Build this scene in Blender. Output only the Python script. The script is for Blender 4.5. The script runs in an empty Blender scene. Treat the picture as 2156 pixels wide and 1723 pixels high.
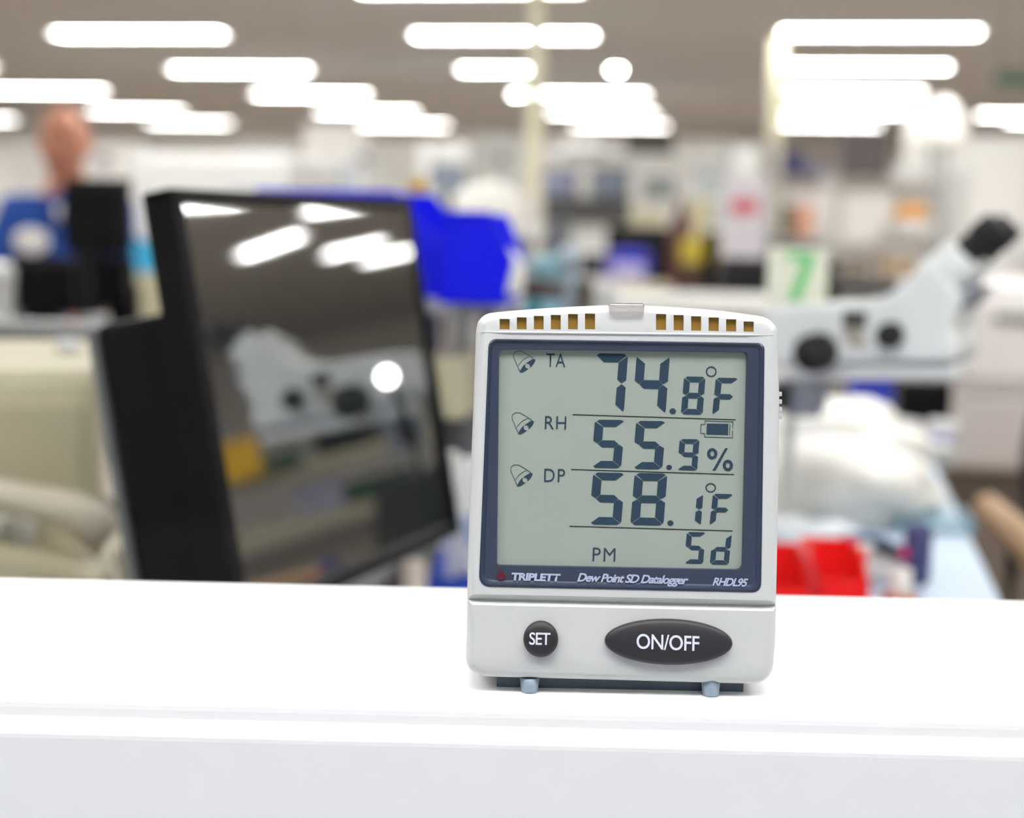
import bpy, bmesh, math, random
from mathutils import Vector, Matrix, Euler, noise
rnd = random.Random(7)
SC = bpy.context.scene
COL = SC.collection
PI = math.pi
R = math.radians

# ------------------------------------------------------------------ camera, world, exposure
F = 3000.0                        # focal length in pixels of the 2156 x 1723 frame
CAM = Vector((0.0, 0.0, 1.115))
PITCH, ROLL, YAW = 7.6, 1.15, 1.0
CR = (Matrix.Rotation(R(YAW), 3, 'Z') @ Matrix.Rotation(PI / 2 - R(PITCH), 3, 'X') @ Matrix.Rotation(R(ROLL), 3, 'Z'))
cd = bpy.data.cameras.new('camera')
cam = bpy.data.objects.new('camera', cd); COL.objects.link(cam)
cam.matrix_world = Matrix.Translation(CAM) @ CR.to_4x4()
cd.sensor_width = 36.0; cd.lens = 36.0 * F / 2156.0
cd.clip_start = 0.02; cd.clip_end = 100
cd.dof.use_dof = True; cd.dof.focus_distance = 0.494; cd.dof.aperture_fstop = 5.6
SC.camera = cam
vs = SC.view_settings
vs.view_transform = 'Standard'; vs.look = 'None'; vs.gamma = 1.0; vs.exposure = 0.0; vs.use_curve_mapping = False
SC.cycles.use_denoising = True
SC.cycles.max_bounces = 7; SC.cycles.diffuse_bounces = 4; SC.cycles.glossy_bounces = 4
SC.cycles.transparent_max_bounces = 12
SC.cycles.sample_clamp_indirect = 6.0
w = bpy.data.worlds.new('world'); SC.world = w; w.use_nodes = True
w.node_tree.nodes['Background'].inputs[0].default_value = (0.9, 0.93, 1, 1)
w.node_tree.nodes['Background'].inputs[1].default_value = 0.15
LAMP = 34.0                       # radiance of the laboratory ceiling tubes
HALL = 12.2                       # radiance of the corridor ceiling panels
ZC = 2.435                        # ceiling height

def ray(px, py):
    return CR @ Vector(((px - 1078) / F, -(py - 861.5) / F, -1.0))
def W(px, py, d): return CAM + ray(px, py) * d
def onz(px, py, z):
    r = ray(px, py); return CAM + r * ((z - CAM.z) / r.z)
def ony(px, py, y):
    r = ray(px, py); return CAM + r * ((y - CAM.y) / r.y)

# ------------------------------------------------------------------ materials
def lin(c):
    return tuple(((v / 255.0) / 12.92 if v / 255.0 <= 0.04045 else ((v / 255.0 + 0.055) / 1.055) ** 2.4) for v in c)
MATS = {}
def mat(name, rgb, rough=0.5, metal=0.0, var=0.04, scale=30.0, bump=0.0, emit=None, spec=0.5):
    if name in MATS: return MATS[name]
    m = bpy.data.materials.new(name); m.use_nodes = True
    nt = m.node_tree; b = nt.nodes['Principled BSDF']
    c = lin(rgb)
    tc = nt.nodes.new('ShaderNodeTexCoord'); nz = nt.nodes.new('ShaderNodeTexNoise')
    nz.inputs['Scale'].default_value = scale; nz.inputs['Detail'].default_value = 3
    nt.links.new(tc.outputs['Object'], nz.inputs['Vector'])
    mx = nt.nodes.new('ShaderNodeMix'); mx.data_type = 'RGBA'
    mx.inputs['A'].default_value = tuple(v * (1 - var) for v in c) + (1,)
    mx.inputs['B'].default_value = tuple(min(1, v * (1 + var)) for v in c) + (1,)
    nt.links.new(nz.outputs['Fac'], mx.inputs['Factor'])
    nt.links.new(mx.outputs['Result'], b.inputs['Base Color'])
    b.inputs['Roughness'].default_value = rough; b.inputs['Metallic'].default_value = metal
    b.inputs['Specular IOR Level'].default_value = spec
    if bump:
        bp = nt.nodes.new('ShaderNodeBump'); bp.inputs['Strength'].default_value = bump; bp.inputs['Distance'].default_value = 0.002
        nt.links.new(nz.outputs['Fac'], bp.inputs['Height']); nt.links.new(bp.outputs['Normal'], b.inputs['Normal'])
    if emit:
        b.inputs['Emission Color'].default_value = (emit[0], emit[1], emit[2], 1); b.inputs['Emission Strength'].default_value = emit[3]
    MATS[name] = m
    return m
def mirror_mix(name, rgb, fac, rough):
    m = bpy.data.materials.new(name); m.use_nodes = True; nt = m.node_tree
    for n in list(nt.nodes): nt.nodes.remove(n)
    out = nt.nodes.new('ShaderNodeOutputMaterial'); mix = nt.nodes.new('ShaderNodeMixShader')
    d = nt.nodes.new('ShaderNodeBsdfDiffuse'); g = nt.nodes.new('ShaderNodeBsdfGlossy')
    d.inputs[0].default_value = lin(rgb) + (1,); g.inputs['Roughness'].default_value = rough
    g.inputs[0].default_value = (1, 1, 1, 1)
    mix.inputs[0].default_value = fac
    nt.links.new(d.outputs[0], mix.inputs[1]); nt.links.new(g.outputs[0], mix.inputs[2]); nt.links.new(mix.outputs[0], out.inputs[0])
    return m
def clear_mix(name, tint, fac, rough=0.0):
    m = bpy.data.materials.new(name); m.use_nodes = True; nt = m.node_tree
    for n in list(nt.nodes): nt.nodes.remove(n)
    out = nt.nodes.new('ShaderNodeOutputMaterial'); mix = nt.nodes.new('ShaderNodeMixShader')
    t = nt.nodes.new('ShaderNodeBsdfTransparent'); g = nt.nodes.new('ShaderNodeBsdfGlossy')
    t.inputs[0].default_value = tint + (1,); g.inputs['Roughness'].default_value = rough
    mix.inputs[0].default_value = fac
    nt.links.new(t.outputs[0], mix.inputs[1]); nt.links.new(g.outputs[0], mix.inputs[2]); nt.links.new(mix.outputs[0], out.inputs[0])
    return m

white_paint = mat('sill_paint', (248, 248, 247), 0.45, var=0.01, scale=60)
apron_paint = white_paint
wall_m = mat('wall_paint', (246, 245, 241), 0.8, var=0.02, scale=3)
ceil_m = mat('ceiling_tiles', (201, 198, 195), 0.9, var=0.03, scale=2)
hall_ceil_m = mat('corridor_ceiling_paint', (240, 240, 238), 0.9, var=0.02, scale=2)
floor_m = mat('lab_floor', (152, 139, 127), 0.45, var=0.12, scale=2)
case_m = mat('casing_plastic', (209, 210, 208), 0.42, var=0.008, scale=400, bump=0.02)
navy = mat('navy_frame', (50, 60, 80), 0.30, var=0.02, scale=200)
lcd_m = mat('lcd_glass', (158, 167, 156), 0.5, var=0.03, scale=40, spec=0.2)
seg_m = mat('lcd_segment', (46, 66, 82), 0.6, var=0.08, scale=60, spec=0.2)
line_m = mat('lcd_line', (18, 26, 28), 0.6, spec=0.2)
btn_m = mat('button_rubber', (44, 41, 44), 0.5, var=0.03, scale=300)
ink_m = mat('white_ink', (232, 236, 250), 0.6)
ink2_m = mat('pale_ink', (178, 186, 212), 0.6)
red_ink = mat('red_ink', (96, 8, 30), 0.6)
slot_m = mat('vent_sensor_brown', (150, 112, 30), 0.7, var=0.15, scale=120)
dark_in = mat('dark_cavity', (60, 50, 30), 0.8)
foot_m = mat('foot_rubber', (140, 158, 174), 0.35, spec=0.6)
white_pl = mat('white_plastic', (240, 240, 238), 0.45)
offwhite = mat('offwhite_plastic', (222, 224, 222), 0.5)
scope_m = mat('microscope_enamel', (238, 241, 240), 0.35)
scope_gr = mat('microscope_grey', (150, 155, 166), 0.4)
black_pl = mat('black_plastic', (10, 10, 11), 0.5, spec=0.12)
black_rub = mat('black_rubber', (20, 19, 22), 0.7)
dark_gr = mat('dark_grey', (62, 62, 64), 0.5)
mid_gr = mat('mid_grey', (120, 122, 124), 0.5)
lite_gr = mat('light_grey', (185, 187, 188), 0.5)
blue_bin = mat('blue_bin_plastic', (0, 12, 240), 0.45, var=0.05, spec=0.25)
red_bin = mat('red_bin_plastic', (236, 0, 4), 0.45, var=0.05, spec=0.25)
cream = mat('cream_paint', (224, 218, 192), 0.5)
beige = mat('beige_plastic', (196, 188, 158), 0.5)
tan_cb = mat('cardboard', (176, 140, 92), 0.8, var=0.1)
wood = mat('tan_wood', (182, 146, 108), 0.5, var=0.1, scale=12)
metal = mat('steel', (180, 180, 182), 0.3, 0.9)
mat_blue = mat('pale_blue_mat', (196, 214, 234), 0.5, var=0.05, scale=8)
paper = mat('paper', (246, 245, 240), 0.7, var=0.02)
bag_m = mat('white_film', (244, 242, 236), 0.35, var=0.04, scale=12)
navy_bin = mat('slate_blue_plastic', (64, 66, 108), 0.5)
orange = mat('orange_plastic', (232, 160, 50), 0.5)
yellow = mat('yellow_plastic', (252, 196, 8), 0.5)
olive = mat('mustard_fabric', (190, 170, 50), 0.8)
green_m = mat('green_board', (16, 86, 56), 0.5)
cyan = mat('cyan_band', (60, 176, 222), 0.5)
teal = mat('teal_plastic', (0, 150, 172), 0.5)
brown = mat('dark_brown', (78, 54, 46), 0.5)
skin = mat('skin', (206, 140, 112), 0.55, var=0.06, scale=12)
jacket = mat('blue_cloth', (28, 78, 168), 0.85, var=0.08, scale=20)
trouser = mat('dark_cloth', (40, 42, 52), 0.9)
glass_m = clear_mix('window_glass', (0.985, 0.99, 0.985), 0.004)
clear_pl = clear_mix('clear_plastic', (0.80, 0.77, 0.75), 0.20, 0.10)
screen_m = mirror_mix('screen_glass', (34, 38, 38), 0.42, 0.03)

# ------------------------------------------------------------------ mesh helpers
class MB:
    def __init__(s): s.bm = bmesh.new()
    def _add(s, pts, faces, M=None, smooth=False):
        vv = [s.bm.verts.new(M @ Vector(p) if M else Vector(p)) for p in pts]
        for f in faces:
            try:
                fc = s.bm.faces.new([vv[i] for i in f]); fc.smooth = smooth
            except ValueError: pass
        return vv
    def box(s, c, size, bev=0.0, M=None):
        b = bmesh.new(); bmesh.ops.create_cube(b, size=1.0)
        for v in b.verts: v.co = Vector((v.co.x * size[0] + c[0], v.co.y * size[1] + c[1], v.co.z * size[2] + c[2]))
        if bev > 0:
            bev = min(bev, min(size) * 0.45)
            bmesh.ops.bevel(b, geom=b.edges[:], offset=bev, segments=2, affect='EDGES', profile=0.6)
        return s.merge(b, M)
    def merge(s, b, M=None):
        b.verts.ensure_lookup_table()
        mp = {v: s.bm.verts.new(M @ v.co if M else v.co) for v in b.verts}
        for f in b.faces:
            try:
                nf = s.bm.faces.new([mp[v] for v in f.verts]); nf.smooth = f.smooth
            except ValueError: pass
        b.free(); return s
    def cyl(s, p0, p1, r0, r1=None, n=24, bev=0.0):
        r1 = r0 if r1 is None else r1
        p0, p1 = Vector(p0), Vector(p1); ax = (p1 - p0).normalized(); L = (p1 - p0).length
        q = Vector((0, 0, 1)).rotation_difference(ax).to_matrix()
        if bev > 0: prof = [(0, 0), (r0 - bev, 0), (r0, bev), (r1, L - bev), (r1 - bev, L), (0, L)]
        else: prof = [(0, 0), (r0, 0), (r1, L), (0, L)]
        return s.lathe(prof, n, Matrix.Translation(p0) @ q.to_4x4())
    def lathe(s, prof, n=24, M=None):
        pts, rings = [], []
        for r, z in prof:
            if r < 1e-7: rings.append([len(pts)]); pts.append((0, 0, z))
            else:
                rings.append(list(range(len(pts), len(pts) + n)))
                for k in range(n): a = 2 * PI * k / n; pts.append((r * math.cos(a), r * math.sin(a), z))
        fs = []
        for a, b in zip(rings, rings[1:]):
            for k in range(n):
                k2 = (k + 1) % n
                if len(a) == 1 and len(b) == 1: continue
                if len(a) == 1: fs.append((a[0], b[k2], b[k]))
                elif len(b) == 1: fs.append((a[k], a[k2], b[0]))
                else: fs.append((a[k], a[k2], b[k2], b[k]))
        s._add(pts, fs, M, True); return s
    def prism(s, poly, y0, y1, M=None):           # poly in (x,z), extruded along y
        n = len(poly); pts = [(x, y0, z) for x, z in poly] + [(x, y1, z) for x, z in poly]
        fs = [tuple(range(n)), tuple(range(2 * n - 1, n - 1, -1))] + [(i, i + n, (i + 1) % n + n, (i + 1) % n) for i in range(n)]
        s._add(pts, fs, M); return s
    def tube(s, pts, r, n=10):
        pts = [Vector(p) for p in pts]; rings = []
        up = Vector((0, 0, 1))
        for i, p in enumerate(pts):
            t = (pts[min(i + 1, len(pts) - 1)] - pts[max(i - 1, 0)]).normalized()
            a = t.cross(up); a = a.normalized() if a.length > 1e-4 else Vector((1, 0, 0)); b = t.cross(a)
            rr = r[i] if isinstance(r, (list, tuple)) else r
            rings.append([s.bm.verts.new(p + (a * math.cos(2 * PI * k / n) + b * math.sin(2 * PI * k / n)) * rr) for k in range(n)])
        for u, v in zip(rings, rings[1:]):
            for k in range(n):
                f = s.bm.faces.new((u[k], u[(k + 1) % n], v[(k + 1) % n], v[k])); f.smooth = True
        s.bm.faces.new(rings[0][::-1]); s.bm.faces.new(rings[-1]); return s
    def build(s, name, m, parent=None, loc=None, rotz=0.0, smooth=False):
        bmesh.ops.recalc_face_normals(s.bm, faces=s.bm.faces[:])
        me = bpy.data.meshes.new(name); s.bm.to_mesh(me); s.bm.free()
        me.materials.append(m)
        o = bpy.data.objects.new(name, me); COL.objects.link(o)
        if smooth:
            for p in me.polygons: p.use_smooth = True
        if parent: o.parent = parent
        if loc is not None: o.location = loc
        if rotz: o.rotation_euler.z = rotz
        return o
def box(name, m, c, size, bev=0.0, parent=None): return MB().box(c, size, bev).build(name, m, parent)
def thing(name, label, cat, loc=(0, 0, 0), rotz=0.0, group=None):
    o = bpy.data.objects.new(name, None); COL.objects.link(o); o.empty_display_size = 0.05
    o.location = loc; o.rotation_euler = (0, 0, rotz); return tag(o, label, cat, group)
def tag(o, label, cat, group=None):
    o['label'] = label; o['category'] = cat
    if group: o['group'] = group
    return o
def struct(o): o['kind'] = 'structure'; return o
RY = R(-7.5)                                     # the laboratory furniture stands turned to the window wall

# ------------------------------------------------------------------ the setting
GY = 0.590                                        # the window pane
XL, XR, YB = -14.0, 14.0, 22.6
struct(box('floor', floor_m, (0, 12.04, -0.05), (30, 23.0, 0.1)))
struct(box('floor', mat('corridor_floor', (196, 198, 204), .5), (0, -0.98, -0.05), (30, 3.04, 0.1)))
struct(box('ceiling', ceil_m, (0, 11.6, ZC + 0.05), (30, 22.2, 0.1)))
struct(box('ceiling', hall_ceil_m, (0, -1.0, ZC + 0.05), (30, 3.0, 0.1)))
struct(box('wall_back', wall_m, (0, YB + 0.05, 1.2), (30, 0.1, 2.5)))
struct(box('wall_left', wall_m, (XL - 0.05, 11, 1.2), (0.1, 27, 2.5)))
struct(box('wall_right', wall_m, (XR + 0.05, 11, 1.2), (0.1, 27, 2.5)))
struct(box('wall_corridor', mat('corridor_wall', (226, 229, 236), .8), (0, -2.45, 1.2), (30, 0.1, 2.5)))
ZS = 0.953
# wall around the window: below the sill, beside it and above it
struct(box('wall_window', wall_m, (0, 0.54, 0.42), (3.6, 0.13, 0.84)))
struct(box('wall_window', wall_m, (-7.9, 0.54, 1.2), (12.2, 0.13, 2.47)))
struct(box('wall_window', wall_m, (7.9, 0.54, 1.2), (12.2, 0.13, 2.47)))
struct(box('wall_window', wall_m, (0, 0.54, 2.33), (3.6, 0.13, 0.21)))
def sill_profile():
    f = 0.4630                                      # front of the nosing
    pts = [(0.612, 0.0), (f + 0.012, 0.0), (f + 0.0050, -0.0004), (f + 0.0022, -0.0011), (f + 0.0008, -0.0022), (f + 0.0002, -0.0036), (f, -0.0052), (f - 0.0001, -0.0080), (f - 0.0006, -0.0096), (f - 0.0018, -0.0108), (f - 0.0036, -0.0114), (f - 0.0046, -0.0118), (f - 0.0052, -0.0126), (f - 0.0053, -0.0140), (f - 0.0053, -0.13), (0.612, -0.13)]
    return pts
b = MB(); prof = sill_profile(); n = len(prof)
pts = [(-1.8, y, z) for y, z in prof] + [(1.8, y, z) for y, z in prof]
b._add(pts, [tuple(range(n)), tuple(range(2 * n - 1, n - 1, -1))] + [(i, i + n, (i + 1) % n + n, (i + 1) % n) for i in range(n)])
o = struct(b.build('trim_1', white_paint)); o.location = (0, 0, ZS); o.rotation_euler.z = R(0.45)
g = struct(box('window_1', glass_m, (0, GY + 0.008, 1.59), (3.6, 0.004, 1.27)))
g.rotation_euler.z = R(0.45)

# ------------------------------------------------------------------ ceiling lights
tube_m = mat('lit_diffuser', (255, 255, 255), 0.5, emit=(1.0, 0.985, 0.965, LAMP))
hall_m = mat('lit_corridor_diffuser', (255, 255, 255), 0.5, emit=(0.99, 0.99, 1.0, HALL))
def ceiling_light(x, y, label, group=None, L=1.3, wd=0.24, rz=RY, dm=tube_m, x_cut=None):
    t = thing('ceiling_light', label, 'ceiling light', (x, y, ZC), rz, group)
    f = MB()
    for sx in (-1, 1): f.box((sx * (L / 2 + 0.012), 0, -0.012), (0.024, wd + 0.048, 0.024))
    for sy in (-1, 1): f.box((0, sy * (wd / 2 + 0.012), -0.012), (L, 0.024, 0.024))
    f.build('light_frame', white_pl, t)
    box('diffuser', dm, (0, 0, -0.008), (L, wd, 0.012), 0.0, t)
    return t
A1 = onz(292, 66, ZC); CV = (onz(1852, 62, ZC) - A1) / 2; RV = (onz(850, 258, ZC) - A1) / 4
rows = ['front row', 'second row', 'third row', 'fourth row', 'fifth row']
seen = [(292, 70, 'ceiling light of the front row, the one high above the black monitor'),
        (1060, 73, 'ceiling light of the front row, crossed by the tall cream pole'),
        (1852, 66, 'ceiling light of the front row above the microscope'),
        (505, 145, 'ceiling light of the second row over the black monitor'),
        (1825, 139, 'ceiling light of the second row, its end behind the shorter cream pole'),
        (-155, 137, 'ceiling light of the second row cut off by the photo edge above the man'),
        (655, 198, 'ceiling light of the third row over the blue bin side of the monitor'),
        (1230, 198, 'ceiling light of the third row just behind the tall cream pole'),
        (1802, 193, 'ceiling light of the third row, beginning at the shorter cream pole'),
        (105, 190, 'ceiling light of the third row just above the man with the bald head'),
        (772, 235, 'ceiling light of the fourth row between the man and the tall pole'),
        (1268, 237, 'ceiling light of the fourth row, a little beyond the tall cream pole'),
        (1775, 235, 'ceiling light of the fourth row above the shelves with dark bins'),
        (287, 233, 'ceiling light of the fourth row beginning beside the bald head'),
        (850, 262, 'ceiling light of the farthest row, over the white cabinets'),
        (1305, 264, 'ceiling light of the farthest row just above a dark box on a shelf'),
        (1745, 262, 'ceiling light of the farthest row, lowest over the dark bins'),
        (397, 258, 'ceiling light of the farthest row beside the bald head'),
        (-55, 250, 'ceiling light of the farthest row cut by the photo edge beside the man'),
        (2235, 255, 'ceiling light of the farthest row above the tall white cabinet')]
for px, py, lb in seen:
    p = onz(px, py, ZC - 0.014); ceiling_light(p.x, p.y, lb)
p = onz(1042, 145, ZC - 0.014); ceiling_light(p.x, p.y, 'short ceiling light of the second row ending at the tall cream pole', L=0.62)
for c in range(-2, 3):
    for r in range(-3, 0):
        p = A1 + CV * c + RV * r
        if r == -1 and c == 1:
            p = onz(985, -26, ZC - 0.014); ceiling_light(p.x, p.y, 'ceiling light at the very top edge of the photo before the front row'); continue
        ceiling_light(p.x, p.y, 'ceiling light nearer the window than the front row', 'ceiling lights before the front row')
for c, r in ((-2, 0), (-2, 1), (-3, -1), (-3, -2), (3, -3), (3, -1), (3, 0), (3, 1), (3, 3), (4, -3), (4, -2), (4, 1), (4, 2)):
    if True:
        p = A1 + CV * c + RV * r
        ceiling_light(p.x, p.y, 'ceiling light at the far side of the laboratory', 'ceiling lights at the sides')
def spot_lamp(px, py, label, lum, rad=0.05):
    p = onz(px, py, ZC - 0.03); t = thing('round_ceiling_lamp', label, 'ceiling lamp', (p.x, p.y, ZC))
    MB().lathe([(rad + 0.03, 0), (rad + 0.03, -0.02), (rad + 0.005, -0.035), (rad, -0.03), (0, -0.03)], 24).build('lamp_ring', white_pl, t)
    MB().lathe([(rad, -0.031), (rad * 0.8, -0.04), (0, -0.045)], 24).build('lamp_lens', mat('lit_lens_%d' % lum, (255, 255, 255), 0.4, emit=(1, 1, 1, lum)), t)
spot_lamp(1297, 146, 'small round ceiling lamp on its own to the side of the tall pole', 150)
spot_lamp(1086, 198, 'small dimmer round ceiling lamp touching the tall cream pole', 60)
for x, y in ((-1.3, -0.02), (0.1, -0.06), (1.5, -0.02)):
    ceiling_light(x, y, 'ceiling panel of the corridor before the window', 'corridor ceiling panels', 1.1, 0.55, 0, hall_m)

# ------------------------------------------------------------------ the data logger on the sill
LEAN = 7.2
DB = onz(1307, 1461, ZS) + Vector((0, -0.004, 0))
dev = thing('data_logger', 'white dew point data logger with grey-green display standing on the white window sill', 'data logger', DB)
DYAW = 1.0
dev.rotation_euler = Euler((R(-LEAN), 0, R(DYAW)), 'XYZ')
DM = Matrix.Translation(DB) @ Euler((R(-LEAN), 0, R(DYAW)), 'XYZ').to_matrix().to_4x4()
DI = DM.inverted()
def D(px, py, y=0.0):
    o = DI @ CAM; r = DI.to_3x3() @ ray(px, py)
    p = o + r * ((y - o.y) / r.y)
    return Vector((p.x, y, p.z))
def plate(px_pts, y0, y1, name, m, parent, bev=None):     # an extruded outline given on the face of the logger
    b = MB(); n = len(px_pts)
    a = [D(x, z, y0) for x, z in px_pts]; c = [Vector((p.x, y1, p.z)) for p in a]
    b._add(a + c, [tuple(range(n)), tuple(range(2 * n - 1, n - 1, -1))] + [(i, i + n, (i + 1) % n + n, (i + 1) % n) for i in range(n)])
    return b.build(name, m, parent)
def smooth_loop(pts, n=10, closed=True):
    out = []; N = len(pts)
    for i in range(N):
        p0, p1, p2, p3 = (Vector(pts[(i + k - 1) % N]) for k in range(4))
        for j in range(n):
            t = j / n
            out.append(0.5 * ((2 * p1) + (p2 - p0) * t + (2 * p0 - 5 * p1 + 4 * p2 - p3) * t * t + (3 * p1 - p0 - 3 * p2 + p3) * t ** 3))
    return out
def rq(TL, TR, BR, BL, r, n=8):
    """rounded quadrilateral in pixels: r may be one radius or four"""
    c = [Vector(TL), Vector(TR), Vector(BR), Vector(BL)]; rr = r if isinstance(r, (list, tuple)) else [r] * 4
    out = []
    for i in range(4):
        p = c[i]; a = (c[i - 1] - p).normalized(); b = (c[(i + 1) % 4] - p).normalized(); q = rr[i]
        s, e = p + a * q, p + b * q
        for k in range(n + 1):
            t = k / n; out.append((1 - t) ** 2 * s + 2 * t * (1 - t) * (p * 0.82 + (s + e) * 0.09) + t * t * e)
    return out
def inset(pts, d):
    N = len(pts); out = []
    for i in range(N):
        a, b, c = pts[i - 1], pts[i], pts[(i + 1) % N]
        n1 = (b - a); n2 = (c - b); n1 = Vector((n1.z, 0, -n1.x)).normalized(); n2 = Vector((n2.z, 0, -n2.x)).normalized()
        m = (n1 + n2).normalized(); out.append(b + m * d / max(0.5, m.dot(n1)))
    return out
def loops_mesh(loops, name, m, parent, cap0=True, cap1=True, smooth=True):
    b = MB(); V = [[b.bm.verts.new(p) for p in L] for L in loops]; N = len(V[0])
    for u, v in zip(V, V[1:]):
        for k in range(N):
            f = b.bm.faces.new((u[k], u[(k + 1) % N], v[(k + 1) % N], v[k])); f.smooth = smooth
    if cap0: b.bm.faces.new(V[0])
    if cap1: b.bm.faces.new(V[-1][::-1])
    return b.build(name, m, parent)
def at_y(L, y): return [Vector((p.x, y, p.z)) for p in L]
# casing outline, clockwise in the picture
top = [(1001, 700), (1002.5, 690), (1007, 674), (1022, 660.5), (1045, 655.5), (1106, 650), (1180, 645), (1251, 641.5), (1312, 640), (1374, 641.5), (1440, 645.5), (1516, 651.5), (1585, 660.5), (1612, 665), (1630, 676), (1640.5, 690), (1642, 700)]
side_r = [(1643.5, 760), (1646, 830), (1646, 900), (1645, 1000), (1642.5, 1100), (1641.7, 1160), (1639.5, 1260), (1638, 1336), (1634.5, 1390)]
bot = [(1632, 1412), (1621, 1432), (1603, 1443), (1579, 1445.5), (1440, 1442), (1300, 1438), (1150, 1434), (1030, 1430.5), (1008, 1427), (990, 1416), (981.5, 1401)]
side_l = [(980, 1380), (981.6, 1337), (983.5, 1200), (988, 1050), (993, 920), (996.5, 830), (999, 760)]
def resample(pts, step=6.0):
    out = []; N = len(pts)
    for i in range(N):
        a, b = Vector(pts[i]), Vector(pts[(i + 1) % N]); k = max(1, int((b - a).length / step))
        for j in range(k): out.append(a + (b - a) * j / k)
    return out
raw = resample(smooth_loop([Vector(p) for p in top + side_r + bot + side_l], 12), 1e9)
raw = [raw[0]] + [q for q in raw[1:]]
keep = [raw[0]]
for q in raw[1:]:
    if (q - keep[-1]).length > 3.5 and (q - raw[0]).length > 3.5: keep.append(q)
raw = keep
base_loop = [D(p.x, p.y) for p in raw]
nrm = inset(base_loop, 1e-3); cen = sum(base_loop, Vector()) / len(base_loop)
sgn = 1 if (nrm[0] - cen).length < (base_loop[0] - cen).length else -1
loops = [at_y(inset(base_loop, sgn * 0.0030), 0.0315), at_y(inset(base_loop, sgn * 0.0008), 0.030), at_y(inset(base_loop, sgn * 0.0003), 0.0185),
         at_y(inset(base_loop, 0.0), 0.0060), at_y(inset(base_loop, sgn * 0.00025), 0.0035), at_y(inset(base_loop, sgn * 0.0009), 0.0016),
         at_y(inset(base_loop, sgn * 0.0019), 0.0005), at_y(inset(base_loop, sgn * 0.0031), 0.0)]
casing = loops_mesh(loops, 'casing', case_m, dev)
slots = [(228, 163, 295, 233), (343, 152, 408, 233), (457, 143, 522, 233), (570, 136, 636, 233), (685, 130, 750, 233), (798, 127, 865, 233),
         (1272, 130, 1340, 237), (1390, 137, 1457, 240), (1507, 145, 1574, 242), (1623, 153, 1692, 244), (1740, 165, 1808, 247), (1857, 180, 1925, 249)]
slots = [(980 + a / 3.1706, 620 + b_ / 3.1706, 980 + c / 3.1706, 620 + d / 3.1706) for a, b_, c, d in slots]
cut = MB()
def cutbox(q, y0, y1):
    a = [D(x, z) for x, z in q]; n_ = len(a)
    cut._add([Vector((p.x, y0, p.z)) for p in a] + [Vector((p.x, y1, p.z)) for p in a],
             [tuple(range(n_)), tuple(range(2 * n_ - 1, n_ - 1, -1))] + [(i, i + n_, (i + 1) % n_ + n_, (i + 1) % n_) for i in range(n_)])
for x0, y0, x1, y1 in slots: cutbox([(x0, y0), (x1, y0 + 0.5), (x1, y1 + 0.5), (x0, y1)], -0.004, 0.0022)
frame_out = rq((1029, 713.5), (1610, 722.5), (1602.5, 1248), (1008, 1235.5), [16, 14, 18, 22])
cutbox([(p.x, p.y) for p in frame_out], -0.004, 0.0030)
# the groove between the display half and the button panel: a wedge cut, deepest under the upper lip
def wedge(pa, pb, ya, yb, yc, depth):
    vv = []
    for px, off in ((pa, 0), (pb, 1)):
        vv += [D(px[0], px[1] + ya), D(px[0], px[1] + yb), D(px[0], px[1] + yc)]
    a0, a1, a2, b0, b1, b2 = vv
    f = lambda p, y: Vector((p.x, y, p.z))
    P = [f(a0, -0.003), f(a0, 0.0), f(a1, depth), f(a2, 0.0006), f(a2, -0.003), f(b0, -0.003), f(b0, 0.0), f(b1, depth), f(b2, 0.0006), f(b2, -0.003)]
    cut._add(P, [(0, 1, 2, 3, 4), (9, 8, 7, 6, 5)] + [(i, i + 5, (i + 1) % 5 + 5, (i + 1) % 5) for i in range(5)])
def apply_cut():
    co = cut.build('cutter', case_m, dev)
    md = casing.modifiers.new('cut', 'BOOLEAN'); md.operation = 'DIFFERENCE'; md.object = co; md.solver = 'EXACT'
    bpy.context.view_layer.update()
    me = bpy.data.meshes.new_from_object(casing.evaluated_get(bpy.context.evaluated_depsgraph_get()))
    casing.modifiers.clear(); casing.data = me
    bpy.data.objects.remove(co); return me
apply_cut(); cut = MB()
wedge((960, 1251.5), (1660, 1266.5), -1, 12, 22, 0.0026)
nm = apply_cut()
for p in nm.polygons: p.use_smooth = abs(p.normal.y) < 0.99
try:
    nm.set_sharp_from_angle(angle=R(35))
except Exception: pass
for x0, y0, x1, y1 in slots:
    plate([(x0 - .5, y0 - .5), (x1 + .5, y0), (x1 + .5, y1 + 1), (x0 - .5, y1 + .5)], 0.0012, 0.0024, 'vent_slot', slot_m, dev)
b = MB(); b.tube([D(1010 + k * 61.8, 699.5 + k * .7, 0.0001) for k in range(11)], [.0001] + [.0005] * 9 + [.0001], 12); b.build('face_ridge', case_m, dev)
# clear sensor window on the top edge
sw = rq((1281, 638), (1357, 639), (1355, 666), (1283, 665), 6)
def ringed(px, ys, ins, name, m, parent):
    L = [D(p.x, p.y) for p in px]
    s_ = 1 if (inset(L, 1e-3)[0] - sum(L, Vector()) / len(L)).length < (L[0] - sum(L, Vector()) / len(L)).length else -1
    return loops_mesh([at_y(inset(L, s_ * i), y) for i, y in zip(ins, ys)], name, m, parent, cap0=True, cap1=True)
ringed(sw, [0.004, -0.0006, -0.0012, -0.0014], [0, 0, 0.0004, 0.001], 'sensor_window', clear_pl, dev)
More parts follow.
